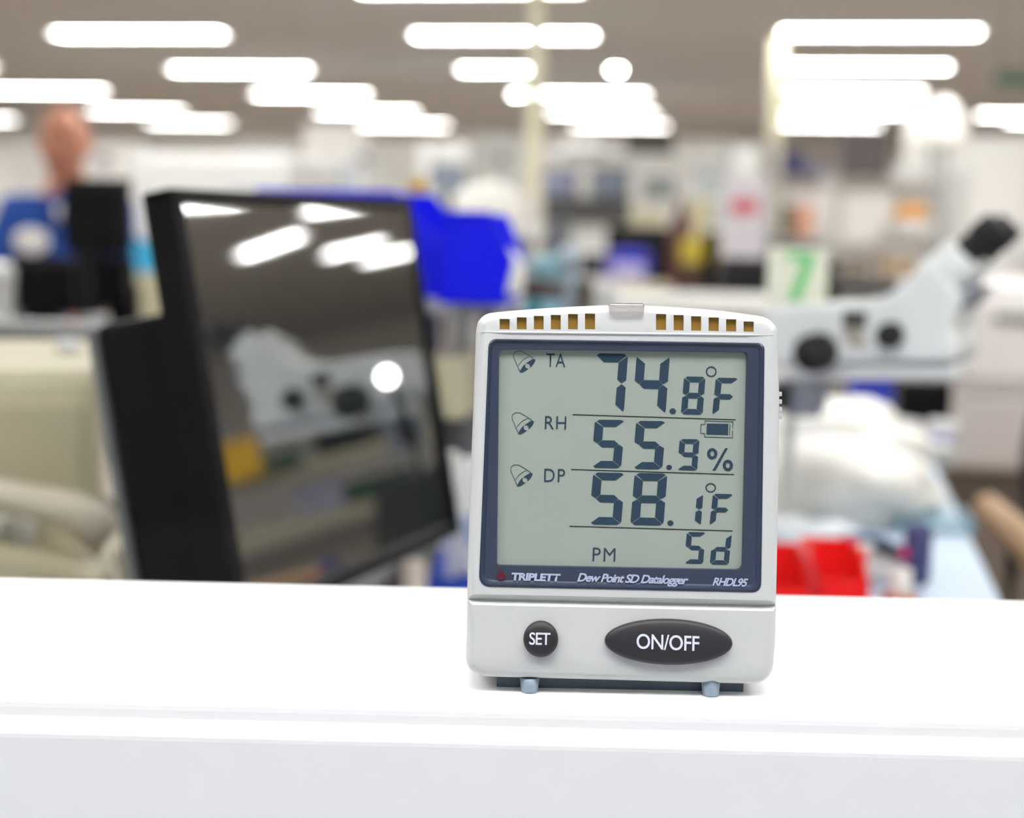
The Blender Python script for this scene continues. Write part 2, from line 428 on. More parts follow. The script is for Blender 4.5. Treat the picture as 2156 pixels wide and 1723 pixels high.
# navy display frame: outer rim down to the LCD opening
lcd_q = ((1051, 735.5), (1573, 742), (1562.5, 1200), (1046.5, 1190))
o_out = rq((1029.5, 714), (1609.5, 723), (1602, 1247.5), (1008.5, 1235), [16, 14, 18, 22], 8)
o_in = rq(lcd_q[0], lcd_q[1], lcd_q[2], lcd_q[3], [9, 9, 13, 5], 8)
lo = [D(p.x, p.y) for p in o_out]; li = [D(p.x, p.y) for p in o_in]
mixl = lambda t: [a.lerp(c, t) for a, c in zip(lo, li)]
s_ = sgn
fr = loops_mesh([at_y(lo, 0.0029), at_y(lo, 0.0004), at_y(inset(lo, 0.0), -0.0002), at_y(mixl(0.10), -0.00055), at_y(mixl(0.20), -0.00035), at_y(mixl(0.30), 0.0001),
                 at_y(mixl(0.97), 0.0002), at_y(li, 0.0009), at_y(li, 0.0022)], 'display_frame', navy, dev, cap0=False, cap1=False)
fr.data.set_sharp_from_angle(angle=R(22))
lcd_y = 0.0017
lcd = loops_mesh([at_y([D(p.x, p.y, 0) for p in rq((1040, 728), (1580, 735), (1570, 1207), (1038, 1198), 6)], 0.0028), at_y([D(p.x, p.y, 0) for p in rq((1040, 728), (1580, 735), (1570, 1207), (1038, 1198), 6)], lcd_y)], 'display_screen', lcd_m, dev, smooth=False)

EPS = 0.00012
class Ink:
    """flat print: polygons given in photograph pixels on the face of the logger"""
    def __init__(s, y): s.b = MB(); s.y = y
    def poly(s, pts, th=0.0001):
        a = [D(x, z, s.y) for x, z in pts]; n_ = len(a); c = [p + Vector((0, th, 0)) for p in a]
        s.b._add(a + c, [tuple(range(n_)), tuple(range(2 * n_ - 1, n_ - 1, -1))] + [(i, i + n_, (i + 1) % n_ + n_, (i + 1) % n_) for i in range(n_)]); return s
    def stroke(s, pts, wd):
        P = [Vector(p) for p in pts]; L, Rr = [], []
        for i, p in enumerate(P):
            t = (P[min(i + 1, len(P) - 1)] - P[max(i - 1, 0)]).normalized(); nn = Vector((-t.y, t.x)) * wd / 2
            L.append(p + nn); Rr.append(p - nn)
        for i in range(len(P) - 1): s.poly([L[i], L[i + 1], Rr[i + 1], Rr[i]])
        return s
    def ring(s, c, rx, ry, ix, iy, n=32):
        for k in range(n):
            a, b_ = 2 * PI * k / n, 2 * PI * (k + 1) / n
            s.poly([(c[0] + rx * math.cos(a), c[1] + ry * math.sin(a)), (c[0] + rx * math.cos(b_), c[1] + ry * math.sin(b_)),
                    (c[0] + ix * math.cos(b_), c[1] + iy * math.sin(b_)), (c[0] + ix * math.cos(a), c[1] + iy * math.sin(a))])
        return s
    def disc(s, c, rx, ry=None, n=28):
        ry = ry or rx; return s.poly([(c[0] + rx * math.cos(2 * PI * k / n), c[1] + ry * math.sin(2 * PI * k / n)) for k in range(n)])
    def done(s, name, m, parent): return s.b.build(name, m, parent)
LY = lcd_y - EPS
Z3 = lambda u, v: (1180 + u / 4.687, 720 + v / 4.687)
Z4 = lambda u, v: (1180 + u / 4.687, 960 + v / 4.687)
Z2 = lambda u, v: (1000 + u / 4.922, 700 + v / 4.922)
Z1 = lambda u, v: (980 + u / 3.1706, 620 + v / 3.1706)
Z5 = lambda u, v: (980 + u / 3.1706, 1160 + v / 3.1706)
def seven(TL, TR, BL, BR, tw, th, segs, Z):
    TL, TR, BL, BR = (Vector(Z(*p)) for p in (TL, TR, BL, BR))
    tw /= 4.687; th /= 4.687
    w_ = (TR - TL).length; h = (BL - TL).length
    def P(x, y):
        u, v = x / w_, y / h; return (TL * (1 - u) + TR * u) * (1 - v) + (BL * (1 - u) + BR * u) * v
    g = 0.9; H = h / 2
    a = [(.50 * tw, 0), (w_ - .50 * tw, 0), (w_ - .16 * tw, .20 * th), (w_ - tw - g, th), (tw + g, th), (.16 * tw + g, .22 * th)]
    bb = [(w_ - .06 * tw, .30 * th), (w_, .55 * th), (w_, H - .42 * th), (w_ - .5 * tw, H - g), (w_ - tw, H - .5 * th), (w_ - tw, th + g)]
    e_ = [(.5 * tw, H + g), (tw, H + .5 * th), (tw, h - th - g), (.10 * tw, h - .24 * th), (0, h - .55 * th), (0, H + .42 * th)]
    S = {'a': a, 'b': bb, 'f': [(w_ - x, y) for x, y in bb], 'd': [(x, h - y) for x, y in a], 'e': e_, 'c': [(w_ - x, y) for x, y in e_],
         'g': [(.5 * tw + g, H), (tw + g, H - th / 2), (w_ - tw - g, H - th / 2), (w_ - .5 * tw - g, H), (w_ - tw - g, H + th / 2), (tw + g, H + th / 2)]}
    ink = Ink(LY)
    for k in segs: ink.poly([P(x, y) for x, y in S[k]])
    return ink.done('digit', seg_m, lcd)
seven((342, 114), (668, 120), (298, 702), (624, 710), 88, 85, 'abc', Z3)
seven((753, 124), (1080, 130), (710, 712), (1036, 720), 88, 85, 'bcfg', Z3)
seven((1222, 341), (1432, 346), (1188, 714), (1402, 722), 60, 55, 'abcdefg', Z3)
seven((1534, 353), (1758, 358), (1497, 727), (1718, 732), 62, 53, 'aefg', Z3)
seven((341, 768), (643, 772), (304, 1243), (597, 1249), 88, 70, 'afgcd', Z3)
seven((748, 780), (1048, 783), (710, 1254), (1003, 1260), 88, 70, 'afgcd', Z3)
seven((1178, 960), (1372, 962), (1150, 1265), (1348, 1272), 56, 45, 'abcdfg', Z3)
seven((324, 165), (640, 170), (282, 677), (598, 684), 88, 75, 'afgcd', Z4)
seven((733, 170), (1056, 176), (690, 682), (1016, 690), 88, 75, 'abcdefg', Z4)
seven((1212, 371), (1410, 374), (1188, 688), (1385, 692), 62, 48, 'bc', Z4)
seven((1506, 375), (1708, 379), (1470, 690), (1670, 696), 56, 47, 'aefg', Z4)
seven((1248, 752), (1436, 756), (1222, 1063), (1406, 1068), 52, 43, 'afgcd', Z4)
seven((1503, 768), (1692, 772), (1474, 1072), (1660, 1077), 52, 43, 'bcdeg', Z4)
q = 1 / 4.687
for c, r, Z in (((1108, 685), 31, Z3), ((1072, 1240), 28, Z3), ((1085, 665), 30, Z4)):
    Ink(LY).disc(Z(*c), r * q, r * q * 0.92).done('decimal_point', seg_m, lcd)
Ink(LY).ring(Z3(1488, 294), 53 * q, 53 * q, 40 * q, 40 * q).done('degree_mark', seg_m, lcd)
Ink(LY).ring(Z4(1483, 316), 52 * q, 47 * q, 40 * q, 35 * q).done('degree_mark', seg_m, lcd)
pk = Ink(LY).ring(Z3(1498, 1105), 51 * q, 56 * q, 20 * q, 27 * q).ring(Z3(1652, 1220), 51 * q, 56 * q, 20 * q, 27 * q)
pk.poly([Z3(1626, 1050), Z3(1652, 1050), Z3(1531, 1271), Z3(1500, 1271)]).done('percent_mark', seg_m, lcd)
for a, b_, Z in (((120, 718), (1728, 769), Z3), ((105, 135), (1713, 185), Z4), ((92, 695), (1698, 742), Z4)):
    Ink(LY).stroke([Z(*a), Z(*b_)], 1.7).done('divider_line', line_m, lcd)
bt = Ink(LY)
for a, b_ in (((1425, 780), (1706, 790)), ((1703, 788), (1700, 852)), ((1698, 882), (1698, 948)), ((1700, 947), (1422, 938)), ((1424, 941), (1424, 902)),
              ((1424, 905), (1382, 902)), ((1384, 904), (1386, 812)), ((1384, 814), (1426, 816)), ((1427, 818), (1428, 778)), ((1673, 814), (1668, 922))):
    bt.stroke([Z3(*a), Z3(*b_)], 1.2)
bt.poly([Z3(1445, 806), Z3(1657, 810), Z3(1653, 919), Z3(1441, 914)]).done('battery_icon', seg_m, lcd)
for dx, dy in ((0, 0), (-15, 640), (-28, 1181)):
    z = lambda u, v: Z2(u + dx, v + dy)
    bl = Ink(LY)
    bl.stroke([z(*p) for p in ((470, 415), (430, 325), (402, 262), (399, 235), (408, 210), (430, 196), (455, 192), (480, 194), (510, 210), (560, 240), (605, 272))], 1.0)
    bl.stroke([z(*p) for p in ((450, 343), (475, 308), (510, 275), (560, 252))], 0.9)
    bl.poly([z(*p) for p in ((466, 404), (482, 372), (505, 342), (523, 326), (520, 345), (522, 360), (532, 371), (548, 376), (556, 374), (530, 395), (500, 412), (474, 419))])
    bl.poly([z(*p) for p in ((525, 324), (560, 300), (600, 276), (618, 278), (627, 286), (618, 312), (596, 342), (572, 364), (570, 362), (572, 346), (565, 331), (548, 322))])
    bl.done('bell_icon', seg_m, lcd)

def letters(txt, quad, y, name, m, parent, shear=0.0, bold=0.0, space=1.0, ext=0.0001):
    """text fitted into a pixel quad (TL, TR, BL)"""
    cu = bpy.data.curves.new('t', 'FONT'); cu.body = txt; cu.size = 1; cu.shear = shear; cu.offset = bold; cu.space_character = space
    cu.resolution_u = 4
    to = bpy.data.objects.new('t', cu); COL.objects.link(to)
    bpy.context.view_layer.update()
    me = bpy.data.meshes.new_from_object(to.evaluated_get(bpy.context.evaluated_depsgraph_get()))
    bpy.data.objects.remove(to)
    xs = [v.co.x for v in me.vertices]; ys = [v.co.y for v in me.vertices]
    x0, x1, y0, y1 = min(xs), max(xs), min(ys), max(ys)
    TL, TR, BL = (Vector(p) for p in quad)
    for v in me.vertices:
        u = (v.co.x - x0) / (x1 - x0); t = 1 - (v.co.y - y0) / (y1 - y0)
        p = TL + (TR - TL) * u + (BL - TL) * t
        v.co = D(p.x, p.y, y(p) if callable(y) else y)
    bm = bmesh.new(); bm.from_mesh(me)
    bmesh.ops.remove_doubles(bm, verts=bm.verts, dist=1e-7)
    bm.to_mesh(me); bm.free()
    me.materials.clear(); me.materials.append(m)
    o = bpy.data.objects.new(name, me); COL.objects.link(o); o.parent = parent
    return o
letters('TA', (Z1(540, 394), Z1(668, 397), Z1(538, 484)), LY, 'channel_lettering', seg_m, lcd, bold=-0.002, space=1.1)
letters('RH', (Z2(728, 868), Z2(948, 873), Z2(723, 1003)), LY, 'channel_lettering', seg_m, lcd, bold=-0.002, space=1.1)
letters('DP', (Z2(720, 1413), Z2(935, 1418), Z2(716, 1550)), LY, 'channel_lettering', seg_m, lcd, bold=-0.002, space=1.15)
letters('PM', (Z4(321, 906), Z4(544, 913), Z4(317, 1038)), LY, 'channel_lettering', seg_m, lcd, bold=-0.006, space=1.15)
FY = -0.00045
letters('TRIPLETT', (Z5(306, 146), Z5(636, 155), Z5(314, 198)), FY, 'maker_lettering', ink2_m, fr, shear=0.25, bold=0.045, space=0.95)
letters('Dew Point SD Datalogger', (Z5(752, 148), Z5(1492, 168), Z5(743, 223)), FY, 'title_lettering', ink2_m, fr, shear=0.22, bold=0.028, space=0.88)
letters('RHDL95', (Z5(1655, 178), Z5(1888, 186), Z5(1648, 234)), FY, 'model_lettering', ink2_m, fr, shear=0.22, bold=0.028, space=0.88)
mk = Ink(FY); mk.poly([Z5(236, 122), Z5(276, 182), Z5(258, 186), Z5(236, 150)]); mk.poly([Z5(236, 122), Z5(236, 150), Z5(218, 186), Z5(202, 182)])
mk.disc(Z5(238, 178), 6.5, 5).done('maker_emblem', red_ink, fr)
# buttons
def button(cx, cy, rx, ry, tilt, name):
    px = [(cx + rx * math.cos(a) * math.cos(tilt) - ry * math.sin(a) * math.sin(tilt), cy + rx * math.cos(a) * math.sin(tilt) + ry * math.sin(a) * math.cos(tilt)) for a in [2 * PI * k / 56 for k in range(56)]]
    L = [D(x, y) for x, y in px]; c = sum(L, Vector()) / len(L)
    sc_ = lambda f, y: [Vector((c.x + (p.x - c.x) * f, y, c.z + (p.z - c.z) * f)) for p in L]
    return loops_mesh([sc_(1.0, 0.003), sc_(1.0, -0.0012), sc_(0.985, -0.0017), sc_(0.95, -0.0021), sc_(0.86, -0.0026), sc_(0.6, -0.0031), sc_(0.3, -0.0033), sc_(0.05, -0.0034)], name, btn_m, dev)
b1 = button(1138.5, 1345, 36.5, 38, 0.02, 'set_button')
b2 = button(1407, 1351, 134, 48, 0.025, 'power_button')
letters('SET', (Z5(427, 545), Z5(568, 548), Z5(425, 628)), -0.0035, 'button_lettering', ink_m, b1, bold=0.01, space=0.9)
letters('ON/OFF', (Z5(1143, 553), Z5(1562, 570), Z5(1141, 655)), -0.0035, 'button_lettering', ink_m, b2, bold=0.01, space=0.95)
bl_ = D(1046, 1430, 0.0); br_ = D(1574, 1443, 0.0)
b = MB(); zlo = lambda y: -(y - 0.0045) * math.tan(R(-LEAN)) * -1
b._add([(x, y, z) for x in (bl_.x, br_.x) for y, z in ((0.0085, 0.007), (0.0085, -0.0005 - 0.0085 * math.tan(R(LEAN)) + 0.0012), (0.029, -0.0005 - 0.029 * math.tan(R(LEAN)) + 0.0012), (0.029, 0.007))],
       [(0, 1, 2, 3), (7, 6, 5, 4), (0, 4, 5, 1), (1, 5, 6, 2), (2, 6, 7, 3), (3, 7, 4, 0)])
b.build('shadow_base', mat('shadow_slate', (70, 84, 96), .5), dev)  # dark bar added under the casing to stand for its contact shadow
# feet, rear stand, side socket
for px in (1115, 1497):
    p = D(px, 1440, 0.004)
    MB().cyl((p.x, 0.0045, 0.0005), (p.x, 0.0045, p.z + 0.002), 0.0029, 0.0034, 20).build('foot', foot_m, dev)
st = MB(); zz = 0.085
Mst = DI
p0 = Vector((0, 0.0305, 0.075)); ground = DM @ Vector((0, 0.0305, 0.0)); ground = Vector((ground.x, ground.y + 0.004, ZS + 0.0002)); p1 = DI @ ground
b = MB()
ax = (p1 - p0)
for s_x in (-0.02, 0.02):
    pass
b._add([(x, p0.y + (p1.y - p0.y) * t + dy, p0.z + (p1.z - p0.z) * t) for t in (0, 1) for x in (-0.02, 0.02) for dy in (0, 0.002)],
       [(0, 1, 3, 2), (4, 6, 7, 5), (0, 2, 6, 4), (1, 5, 7, 3), (0, 4, 5, 1), (2, 3, 7, 6)])
b.build('rear_stand', case_m, dev)
sx = D(1645, 850, 0.012)
b = MB()
for k, zz in enumerate((830, 846, 862, 878)):
    p = D(1645.0, zz, 0.010); b.box((p.x - 0.0004, 0.012, p.z), (0.0010, 0.006, 0.0016), 0.0003)
b.build('side_grip', case_m, dev)

# ------------------------------------------------------------------ builders for the laboratory
def copy_tree(o, parent=None):
    c = o.copy(); COL.objects.link(c); c.parent = parent
    for ch in list(o.children): copy_tree(ch, c)
    return c
def span(x0, x1, y0, d, zb):
    """base centre, width and height of something seen from x0 to x1 with its top at y0, standing at height zb"""
    c = W((x0 + x1) / 2, y0, d); k = d / F
    return Vector((c.x, c.y, zb)), (x1 - x0) * k, c.z - zb
def storage_bin(x0, x1, y0, d, zb, m, label, rz=RY, group=None, depth=None, h=None, front=0.45, flip=0):
    loc, wd, hh = span(x0, x1, y0, d, zb); h = h or hh; dp = depth or wd * 1.5
    t = thing('storage_bin', label, 'storage bin', loc, rz + flip, group); th = max(0.0025, h * 0.03)
    prof = [(-dp / 2, 0), (dp / 2, 0), (dp / 2, h), (-dp * 0.18, h), (-dp * 0.40, h * front), (-dp / 2, h * front)]
    b = MB()
    for s in (-1, 1):
        n_ = len(prof); xs = (s * wd / 2, s * (wd / 2 - th))
        b._add([(xs[0], y, z) for y, z in prof] + [(xs[1], y, z) for y, z in prof], [tuple(range(n_)), tuple(range(2 * n_ - 1, n_ - 1, -1))] + [(i, i + n_, (i + 1) % n_ + n_, (i + 1) % n_) for i in range(n_)])
    b.box((0, 0, th / 2), (wd - th, dp, th)); b.box((0, dp / 2 - th / 2, h / 2), (wd - th, th, h))
    b.box((0, -dp / 2 + th / 2, h * front / 2), (wd - th, th, h * front))
    b.build('bin_body', m, t)
    r = MB()
    for s in (-1, 1): r.box((s * (wd / 2 + th * .3), dp * 0.16, h - th), (th * 1.6, dp * 0.68, th * 2), th * .4)
    r.box((0, dp / 2 + th * .2, h - th), (wd, th * 1.6, th * 2), th * .4)
    r.build('bin_rim', m, t)
    MB().box((0, -dp / 2 - th * .6, h * front * 0.55), (wd * 0.6, th, h * front * 0.4), 0).build('label_holder', m, t)
    return t
def carton(x0, x1, y0, d, zb, m, label, name='cardboard_box', cat='box', rz=RY, group=None, depth=None, h=None, tape=None, lid=True):
    loc, wd, hh = span(x0, x1, y0, d, zb); h = h or hh; dp = depth or wd * 0.8
    t = thing(name, label, cat, loc, rz, group)
    MB().box((0, 0, h * 0.43), (wd, dp, h * 0.86), 0.006).build('box_body', m, t)
    if lid: MB().box((0, 0, h * 0.93), (wd * 1.02, dp * 1.02, h * 0.14), 0.004).build('lid', m, t)
    else: MB().box((0, 0, h * 0.93), (wd * 0.985, dp * 0.985, h * 0.14), 0.004).build('top_flap', m, t)
    if tape: MB().box((0, -dp / 2 * 1.03, h * 0.45), (wd * 0.6, 0.002, h * 0.3), 0).build('box_label', tape, t)
    return t
def monitor(x0, x1, y0, y1, d, zb, label, rz=RY, body=black_pl, scr=None, back=False, group=None):
    loc, wd, hh = span(x0, x1, y0, d, zb); sh = (y1 - y0) * d / F
    t = thing('computer_monitor', label, 'computer monitor', loc, rz + (PI if back else 0), group)
    z = hh - sh / 2; bz = 0.018
    f = MB()
    f.box((0, 0.01, hh - bz / 2), (wd, 0.03, bz), .003); f.box((0, 0.01, hh - sh + bz / 2), (wd, 0.03, bz), .003)
    for s in (-1, 1): f.box((s * (wd / 2 - bz / 2), 0.01, z), (bz, 0.03, sh), .003)
    f.build('bezel', body, t)
    box('screen', scr or mat('dull_screen', (12, 13, 14), 0.3), (0, 0.012, z), (wd - bz * 1.8, 0.014, sh - bz * 1.8), 0, t)
    MB().box((0, 0.04, z), (wd * 0.9, 0.04, sh * 0.86), .012).build('rear_housing', body, t)
    if hh - sh > 0.01:
        box('stand_neck', body, (0, 0.055, (hh - sh * .6) / 2), (0.06, 0.03, hh - sh * .6), .004, t)
        box('stand_base', body, (0, 0.03, 0.008), (0.22, 0.18, 0.016), .005, t)
    return t
def bench(name, cx, cy, wd, dp, h, label, topm, legm, cat='bench', rz=RY, th=0.035, cab=None):
    t = thing(name, label, cat, (cx, cy, 0), rz)
    box('worktop', topm, (0, 0, h - th / 2), (wd, dp, th), .004, t)
    if cab:
        box('cabinet_body', cab, (0, 0.01, (h - th) / 2), (wd * 0.97, dp * 0.94, h - th), .004, t)
        n_ = max(2, round(wd / 0.5))
        for k in range(n_):
            x = -wd * .485 + wd * .97 * (k + .5) / n_
            dr = box('door', cab, (x, -dp * .47, (h - th) * .5), (wd * .97 / n_ - .012, .02, (h - th) * .86), .003, t)
            box('handle', metal, (x, -dp * .47 - .02, (h - th) * .82), (.1, .012, .012), .003, dr)
    else:
        for sx_ in (-1, 1):
            for sy in (-1, 1): box('leg', legm, (sx_ * (wd / 2 - .05), sy * (dp / 2 - .05), (h - th) / 2), (.05, .05, h - th), .004, t)
        box('crossbar', legm, (0, dp / 2 - .05, 0.2), (wd - .15, .03, .04), .003, t)
    return t
def rack(cx, cy, wd, dp, zs, H, label, m=lite_gr, shm=white_pl, rz=RY, back=None):
    t = thing('shelving_unit', label, 'shelving unit', (cx, cy, 0), rz)
    for sx_ in (-1, 1):
        for sy in (-1, 1): box('post', m, (sx_ * (wd / 2 - .015), sy * (dp / 2 - .015), H / 2), (.03, .03, H), 0, t)
    for z in zs: box('shelf', shm, (0, 0, z - .0125), (wd, dp, .025), .003, t)
    if back: box('back_panel', back, (0, dp / 2 + .006, H / 2), (wd, .01, H), 0, t)
    return t
def cabinet(x0, x1, y0, d, label, m, rz=RY, nd=2, zb=0.0, dp=0.5, group=None, name='storage_cabinet'):
    loc, wd, h = span(x0, x1, y0, d, zb)
    t = thing(name, label, 'cabinet', loc, rz, group)
    box('cabinet_body', m, (0, dp / 2, h / 2), (wd, dp, h), .006, t)
    for k in range(nd):
        x = -wd / 2 + wd * (k + .5) / nd
        dr = box('door', m, (x, -.011, h * .5), (wd / nd - .014, .02, h * .94), .003, t)
        box('handle', metal, (x + (wd / nd * .36 if k % 2 == 0 else -wd / nd * .36), -.035, h * .55), (.014, .02, .14), .003, dr)
    return t
def lumpy(name, m, loc, size, label, cat, seed, rz=RY, amp=0.22, flat=0.0, part=None, group=None):
    b = bmesh.new(); bmesh.ops.create_icosphere(b, subdivisions=4, radius=1.0)
    for v in b.verts:
        n_ = noise.noise(v.co * 1.7 + Vector((seed, seed * 2, 0))) + 0.5 * noise.noise(v.co * 4.1 + Vector((seed, 0, 3)))
        c = v.co * (1 + amp * n_)
        c = Vector((math.copysign(abs(c.x) ** 0.75, c.x), math.copysign(abs(c.y) ** 0.75, c.y), c.z))
        if c.z < -0.5: c.z = -0.5
        v.co = Vector((c.x * size[0] / 2, c.y * size[1] / 2, (c.z + 0.5) / 1.5 * size[2]))
    for f in b.faces: f.smooth = True
    mb = MB(); mb.merge(b); o = mb.build(name, m); o.location = loc; o.rotation_euler.z = rz
    return tag(o, label, cat, group)
def chair(x, y, rz, label, sm=black_rub, fm=black_pl, armm=None, hs=0.48, hb=0.95, wd=0.48, group=None, bw=None):
    bw = bw or wd
    t = thing('office_chair', label, 'chair', (x, y, 0), rz, group)
    MB().box((0, 0, hs), (wd, .46, .08), .035).build('seat', sm, t)
    b = MB(); N = 8
    P = []
    for i in range(N + 1):
        for j in range(N + 1):
            u, v = i / N - .5, j / N; ww = bw * (0.95 - 0.25 * abs(v - .5) ** 2 * 4 * .4)
            P.append((u * ww, .24 + .05 * v - .05 * (1 - (2 * u) ** 2) * -1, hs + .12 + v * (hb - hs - .12)))
    Q = [(p[0], p[1] + .05, p[2]) for p in P]; M_ = (N + 1) ** 2; fs = []
    for i in range(N):
        for j in range(N):
            a = i * (N + 1) + j; fs += [(a, a + 1, a + N + 2, a + N + 1), (a + M_, a + N + 1 + M_, a + N + 2 + M_, a + 1 + M_)]
    for k in range(N):
        fs += [(k, k + M_, k + 1 + M_, k + 1), (N * (N + 1) + k, N * (N + 1) + k + 1, N * (N + 1) + k + 1 + M_, N * (N + 1) + k + M_),
               (k * (N + 1), (k + 1) * (N + 1), (k + 1) * (N + 1) + M_, k * (N + 1) + M_), (k * (N + 1) + N, k * (N + 1) + N + M_, (k + 1) * (N + 1) + N + M_, (k + 1) * (N + 1) + N)]
    b._add(P + Q, fs, smooth=True); b.build('backrest', sm, t)
    MB().tube([(0, .1, hs - .04), (0, .30, hs - .02), (0, .33, hs + .1), (0, .32, hs + .3)], .02).build('back_bar', fm, t)
    for s in (-1, 1):
        MB().tube([(s * wd * .52, -.16, hs + .19), (s * wd * .54, 0, hs + .21), (s * wd * .52, .2, hs + .2)], .022).build('armrest', armm or fm, t)
        MB().tube([(s * wd * .4, .02, hs - .02), (s * wd * .54, .02, hs + .02), (s * wd * .53, .02, hs + .2)], .013).build('arm_support', fm, t)
    MB().cyl((0, 0, .1), (0, 0, hs - .03), .025).build('gas_column', fm, t)
    b = MB()
    for k in range(5):
        a = 2 * PI * k / 5; b.tube([(0, 0, .11), (.28 * math.cos(a), .28 * math.sin(a), .07)], [.025, .015])
    b.build('star_base', fm, t)
    for k in range(5):
        a = 2 * PI * k / 5; x_, y_ = .28 * math.cos(a), .28 * math.sin(a)
        MB().cyl((x_ - .02, y_, .03), (x_ + .02, y_, .03), .03, n=14).build('caster', fm, t)
    return t
def jar(px, py_top, d, zb, r, h, m, lidm, label, name='jar', cat='jar'):
    c = W(px, py_top, d); t = thing(name, label, cat, (c.x, c.y, zb))
    MB().lathe([(0, 0), (r * .95, 0), (r, .004), (r, h * .8), (r * .85, h * .86), (r * .85, h * .9), (0, h * .9)]).build('jar_body', m, t)
    MB().lathe([(0, h * .86), (r * .98, h * .86), (r * .98, h), (0, h)]).build('lid', lidm, t)
    return t
def cup(px, d, zb, r, h, label, m):
    c = W(px, 930, d); t = thing('plastic_cup', label, 'cup', (c.x, c.y, zb))
    MB().lathe([(0, 0), (r * .8, 0), (r, h), (r * .94, h), (r * .76, .004), (0, .004)]).build('cup_wall', m, t)
    MB().lathe([(r * .8 + .001, 0), (r * .86 + .001, h * .3), (r * .86, h * .3), (r * .8, 0)]).build('lavender_band', mat('lavender', (190, 190, 250), .5), t)
    return t

# ------------------------------------------------------------------ near benches
ZB = 0.755
def loc2(px, py, z): p = onz(px, py, z); return p
# work bench under the microscope: its edge runs away from the window on the far side of the papers
e1, e2 = onz(2120, 1290, ZB), onz(1962, 960, ZB)
dirv = (e2 - e1).normalized(); side = Vector((-dirv.y, dirv.x, 0)); rzb = math.atan2(dirv.y, dirv.x) - PI / 2
p_near = e1 - dirv * 0.45; Lb = 1.36; wb = 0.54
c0 = p_near + dirv * Lb / 2 + side * wb / 2
bench('work_bench', c0.x, c0.y, wb, Lb, ZB, 'work bench with pale blue top carrying the microscope and white papers', mat_blue, lite_gr, rz=rzb)
BI = 0.0003
# left desk
dk = thing('computer_desk', 'dark computer desk under the large glossy monitor', 'desk', (-0.635, 1.13, 0), RY)
box('desktop', dark_gr, (0, 0, ZB - .0125), (0.90, 0.80, .025), .003, dk)
for sx_ in (-1, 1):
    for sy in (-1, 1): box('leg', mid_gr, (sx_ * .42, sy * .36, (ZB - .025) / 2), (.04, .04, ZB - .025), .003, dk)
box('rear_crossbar', mid_gr, (0, .36, .62), (.84, .02, .12), 0, dk)

# large glossy monitor, solved from its corners
zl, zr = 0.925, 1.24
PTL, PTR = W(352, 401, zl), W(862, 414, zr)
PBR = W(928, 1137, zr * 0.985)
ex = (PTR - PTL); ex.z = 0; mw = ex.length; ex.normalize()
dn = (PBR - PTR); dn = dn - ex * dn.dot(ex); mh = dn.length; ez = -dn.normalized(); ey = ez.cross(ex)   # ey points to the back
MM = Matrix((ex, ey, ez)).transposed()
base = Vector(((PTL + PTR) / 2)) - ez * mh
baseg = Vector((base.x, base.y, ZB)) + Vector((ey.x, ey.y, 0)) * 0.08
mon = thing('computer_monitor', 'large black monitor turned sideways with glossy screen mirroring the microscope', 'computer monitor', (baseg.x, baseg.y, ZB), math.atan2(ex.y, ex.x))
MI = (Matrix.Translation(mon.location) @ Matrix.Rotation(math.atan2(ex.y, ex.x), 4, 'Z')).inverted() @ (Matrix.Translation(base) @ MM.to_4x4())
def inm(b, name, m, par=mon):
    for v in b.bm.verts: v.co = MI @ v.co
    return b.build(name, m, par)
bz = 0.011
b = MB(); b.box((0, .010, mh - bz / 2), (mw, .024, bz), .003); b.box((0, .010, bz / 2), (mw, .024, bz), .003)
b.box((-mw / 2 + .007, .010, mh / 2), (.014, .024, mh), .003); b.box((mw / 2 - .004, .010, mh / 2), (.008, .024, mh), .003)
inm(b, 'bezel', black_pl)
STILT = R(1.3)
b = MB(); b.box((0, 0, 0), (mw - .020, .012, mh - 1.9 * bz), 0, Matrix.Translation((0.003, .0085, mh / 2)) @ Matrix.Rotation(STILT, 4, 'X')); inm(b, 'screen', screen_m)
_n = (MM @ (Matrix.Rotation(STILT, 3, 'X') @ Vector((0, -1, 0)))).normalized(); _p = base + MM @ Vector((0.003, .0025, mh / 2))
def glint(px, py):
    """where the sight line over (px, py) goes after the glossy screen"""
    r_ = ray(px, py); t_ = (_p - CAM).dot(_n) / r_.dot(_n); h_ = CAM + r_ * t_
    return h_, (r_ - 2 * r_.dot(_n) * _n).normalized()
def glint_z(px, py, z):
    h_, d_ = glint(px, py); return h_ + d_ * ((z - h_.z) / d_.z)
for a_, b_, lb_ in (((372, 425), (535, 415), 'ceiling light mirrored in the top corner of the glossy screen'), ((650, 440), (775, 425), 'ceiling light mirrored at the middle of the screen top edge'),
                    ((478, 548), (665, 482), 'ceiling light mirrored alone as a slanting streak in the screen'), ((640, 546), (850, 500), 'ceiling light mirrored beside the slanting streak'), ((730, 555), (900, 520), 'ceiling light mirrored at the screen edge next to the blue bin')):
    pa, pb = glint_z(*a_, ZC - .014), glint_z(*b_, ZC - .014); dv = pb - pa
    ceiling_light((pa.x + pb.x) / 2, (pa.y + pb.y) / 2, lb_, 'mirrored side lights', L=min(1.6, max(.5, dv.length - .5)), rz=math.atan2(dv.y, dv.x), wd=.2)
b = MB(); b.box((0.01, .058, mh * .5 - .040), (mw * .93, .075, mh * .93 - .055), .008); inm(b, 'rear_housing', black_pl)
b = MB(); b.box((-mw * .465 + .011, .098, mh * .5 - .040), (.006, .006, mh * .93 - .06), .001); inm(b, 'housing_seam', mat('grey_seam', (110, 112, 112), .5))
neck0 = Vector((0, 0.03, 0.0)); tb = MI @ Vector((0, .075, mh * .35))
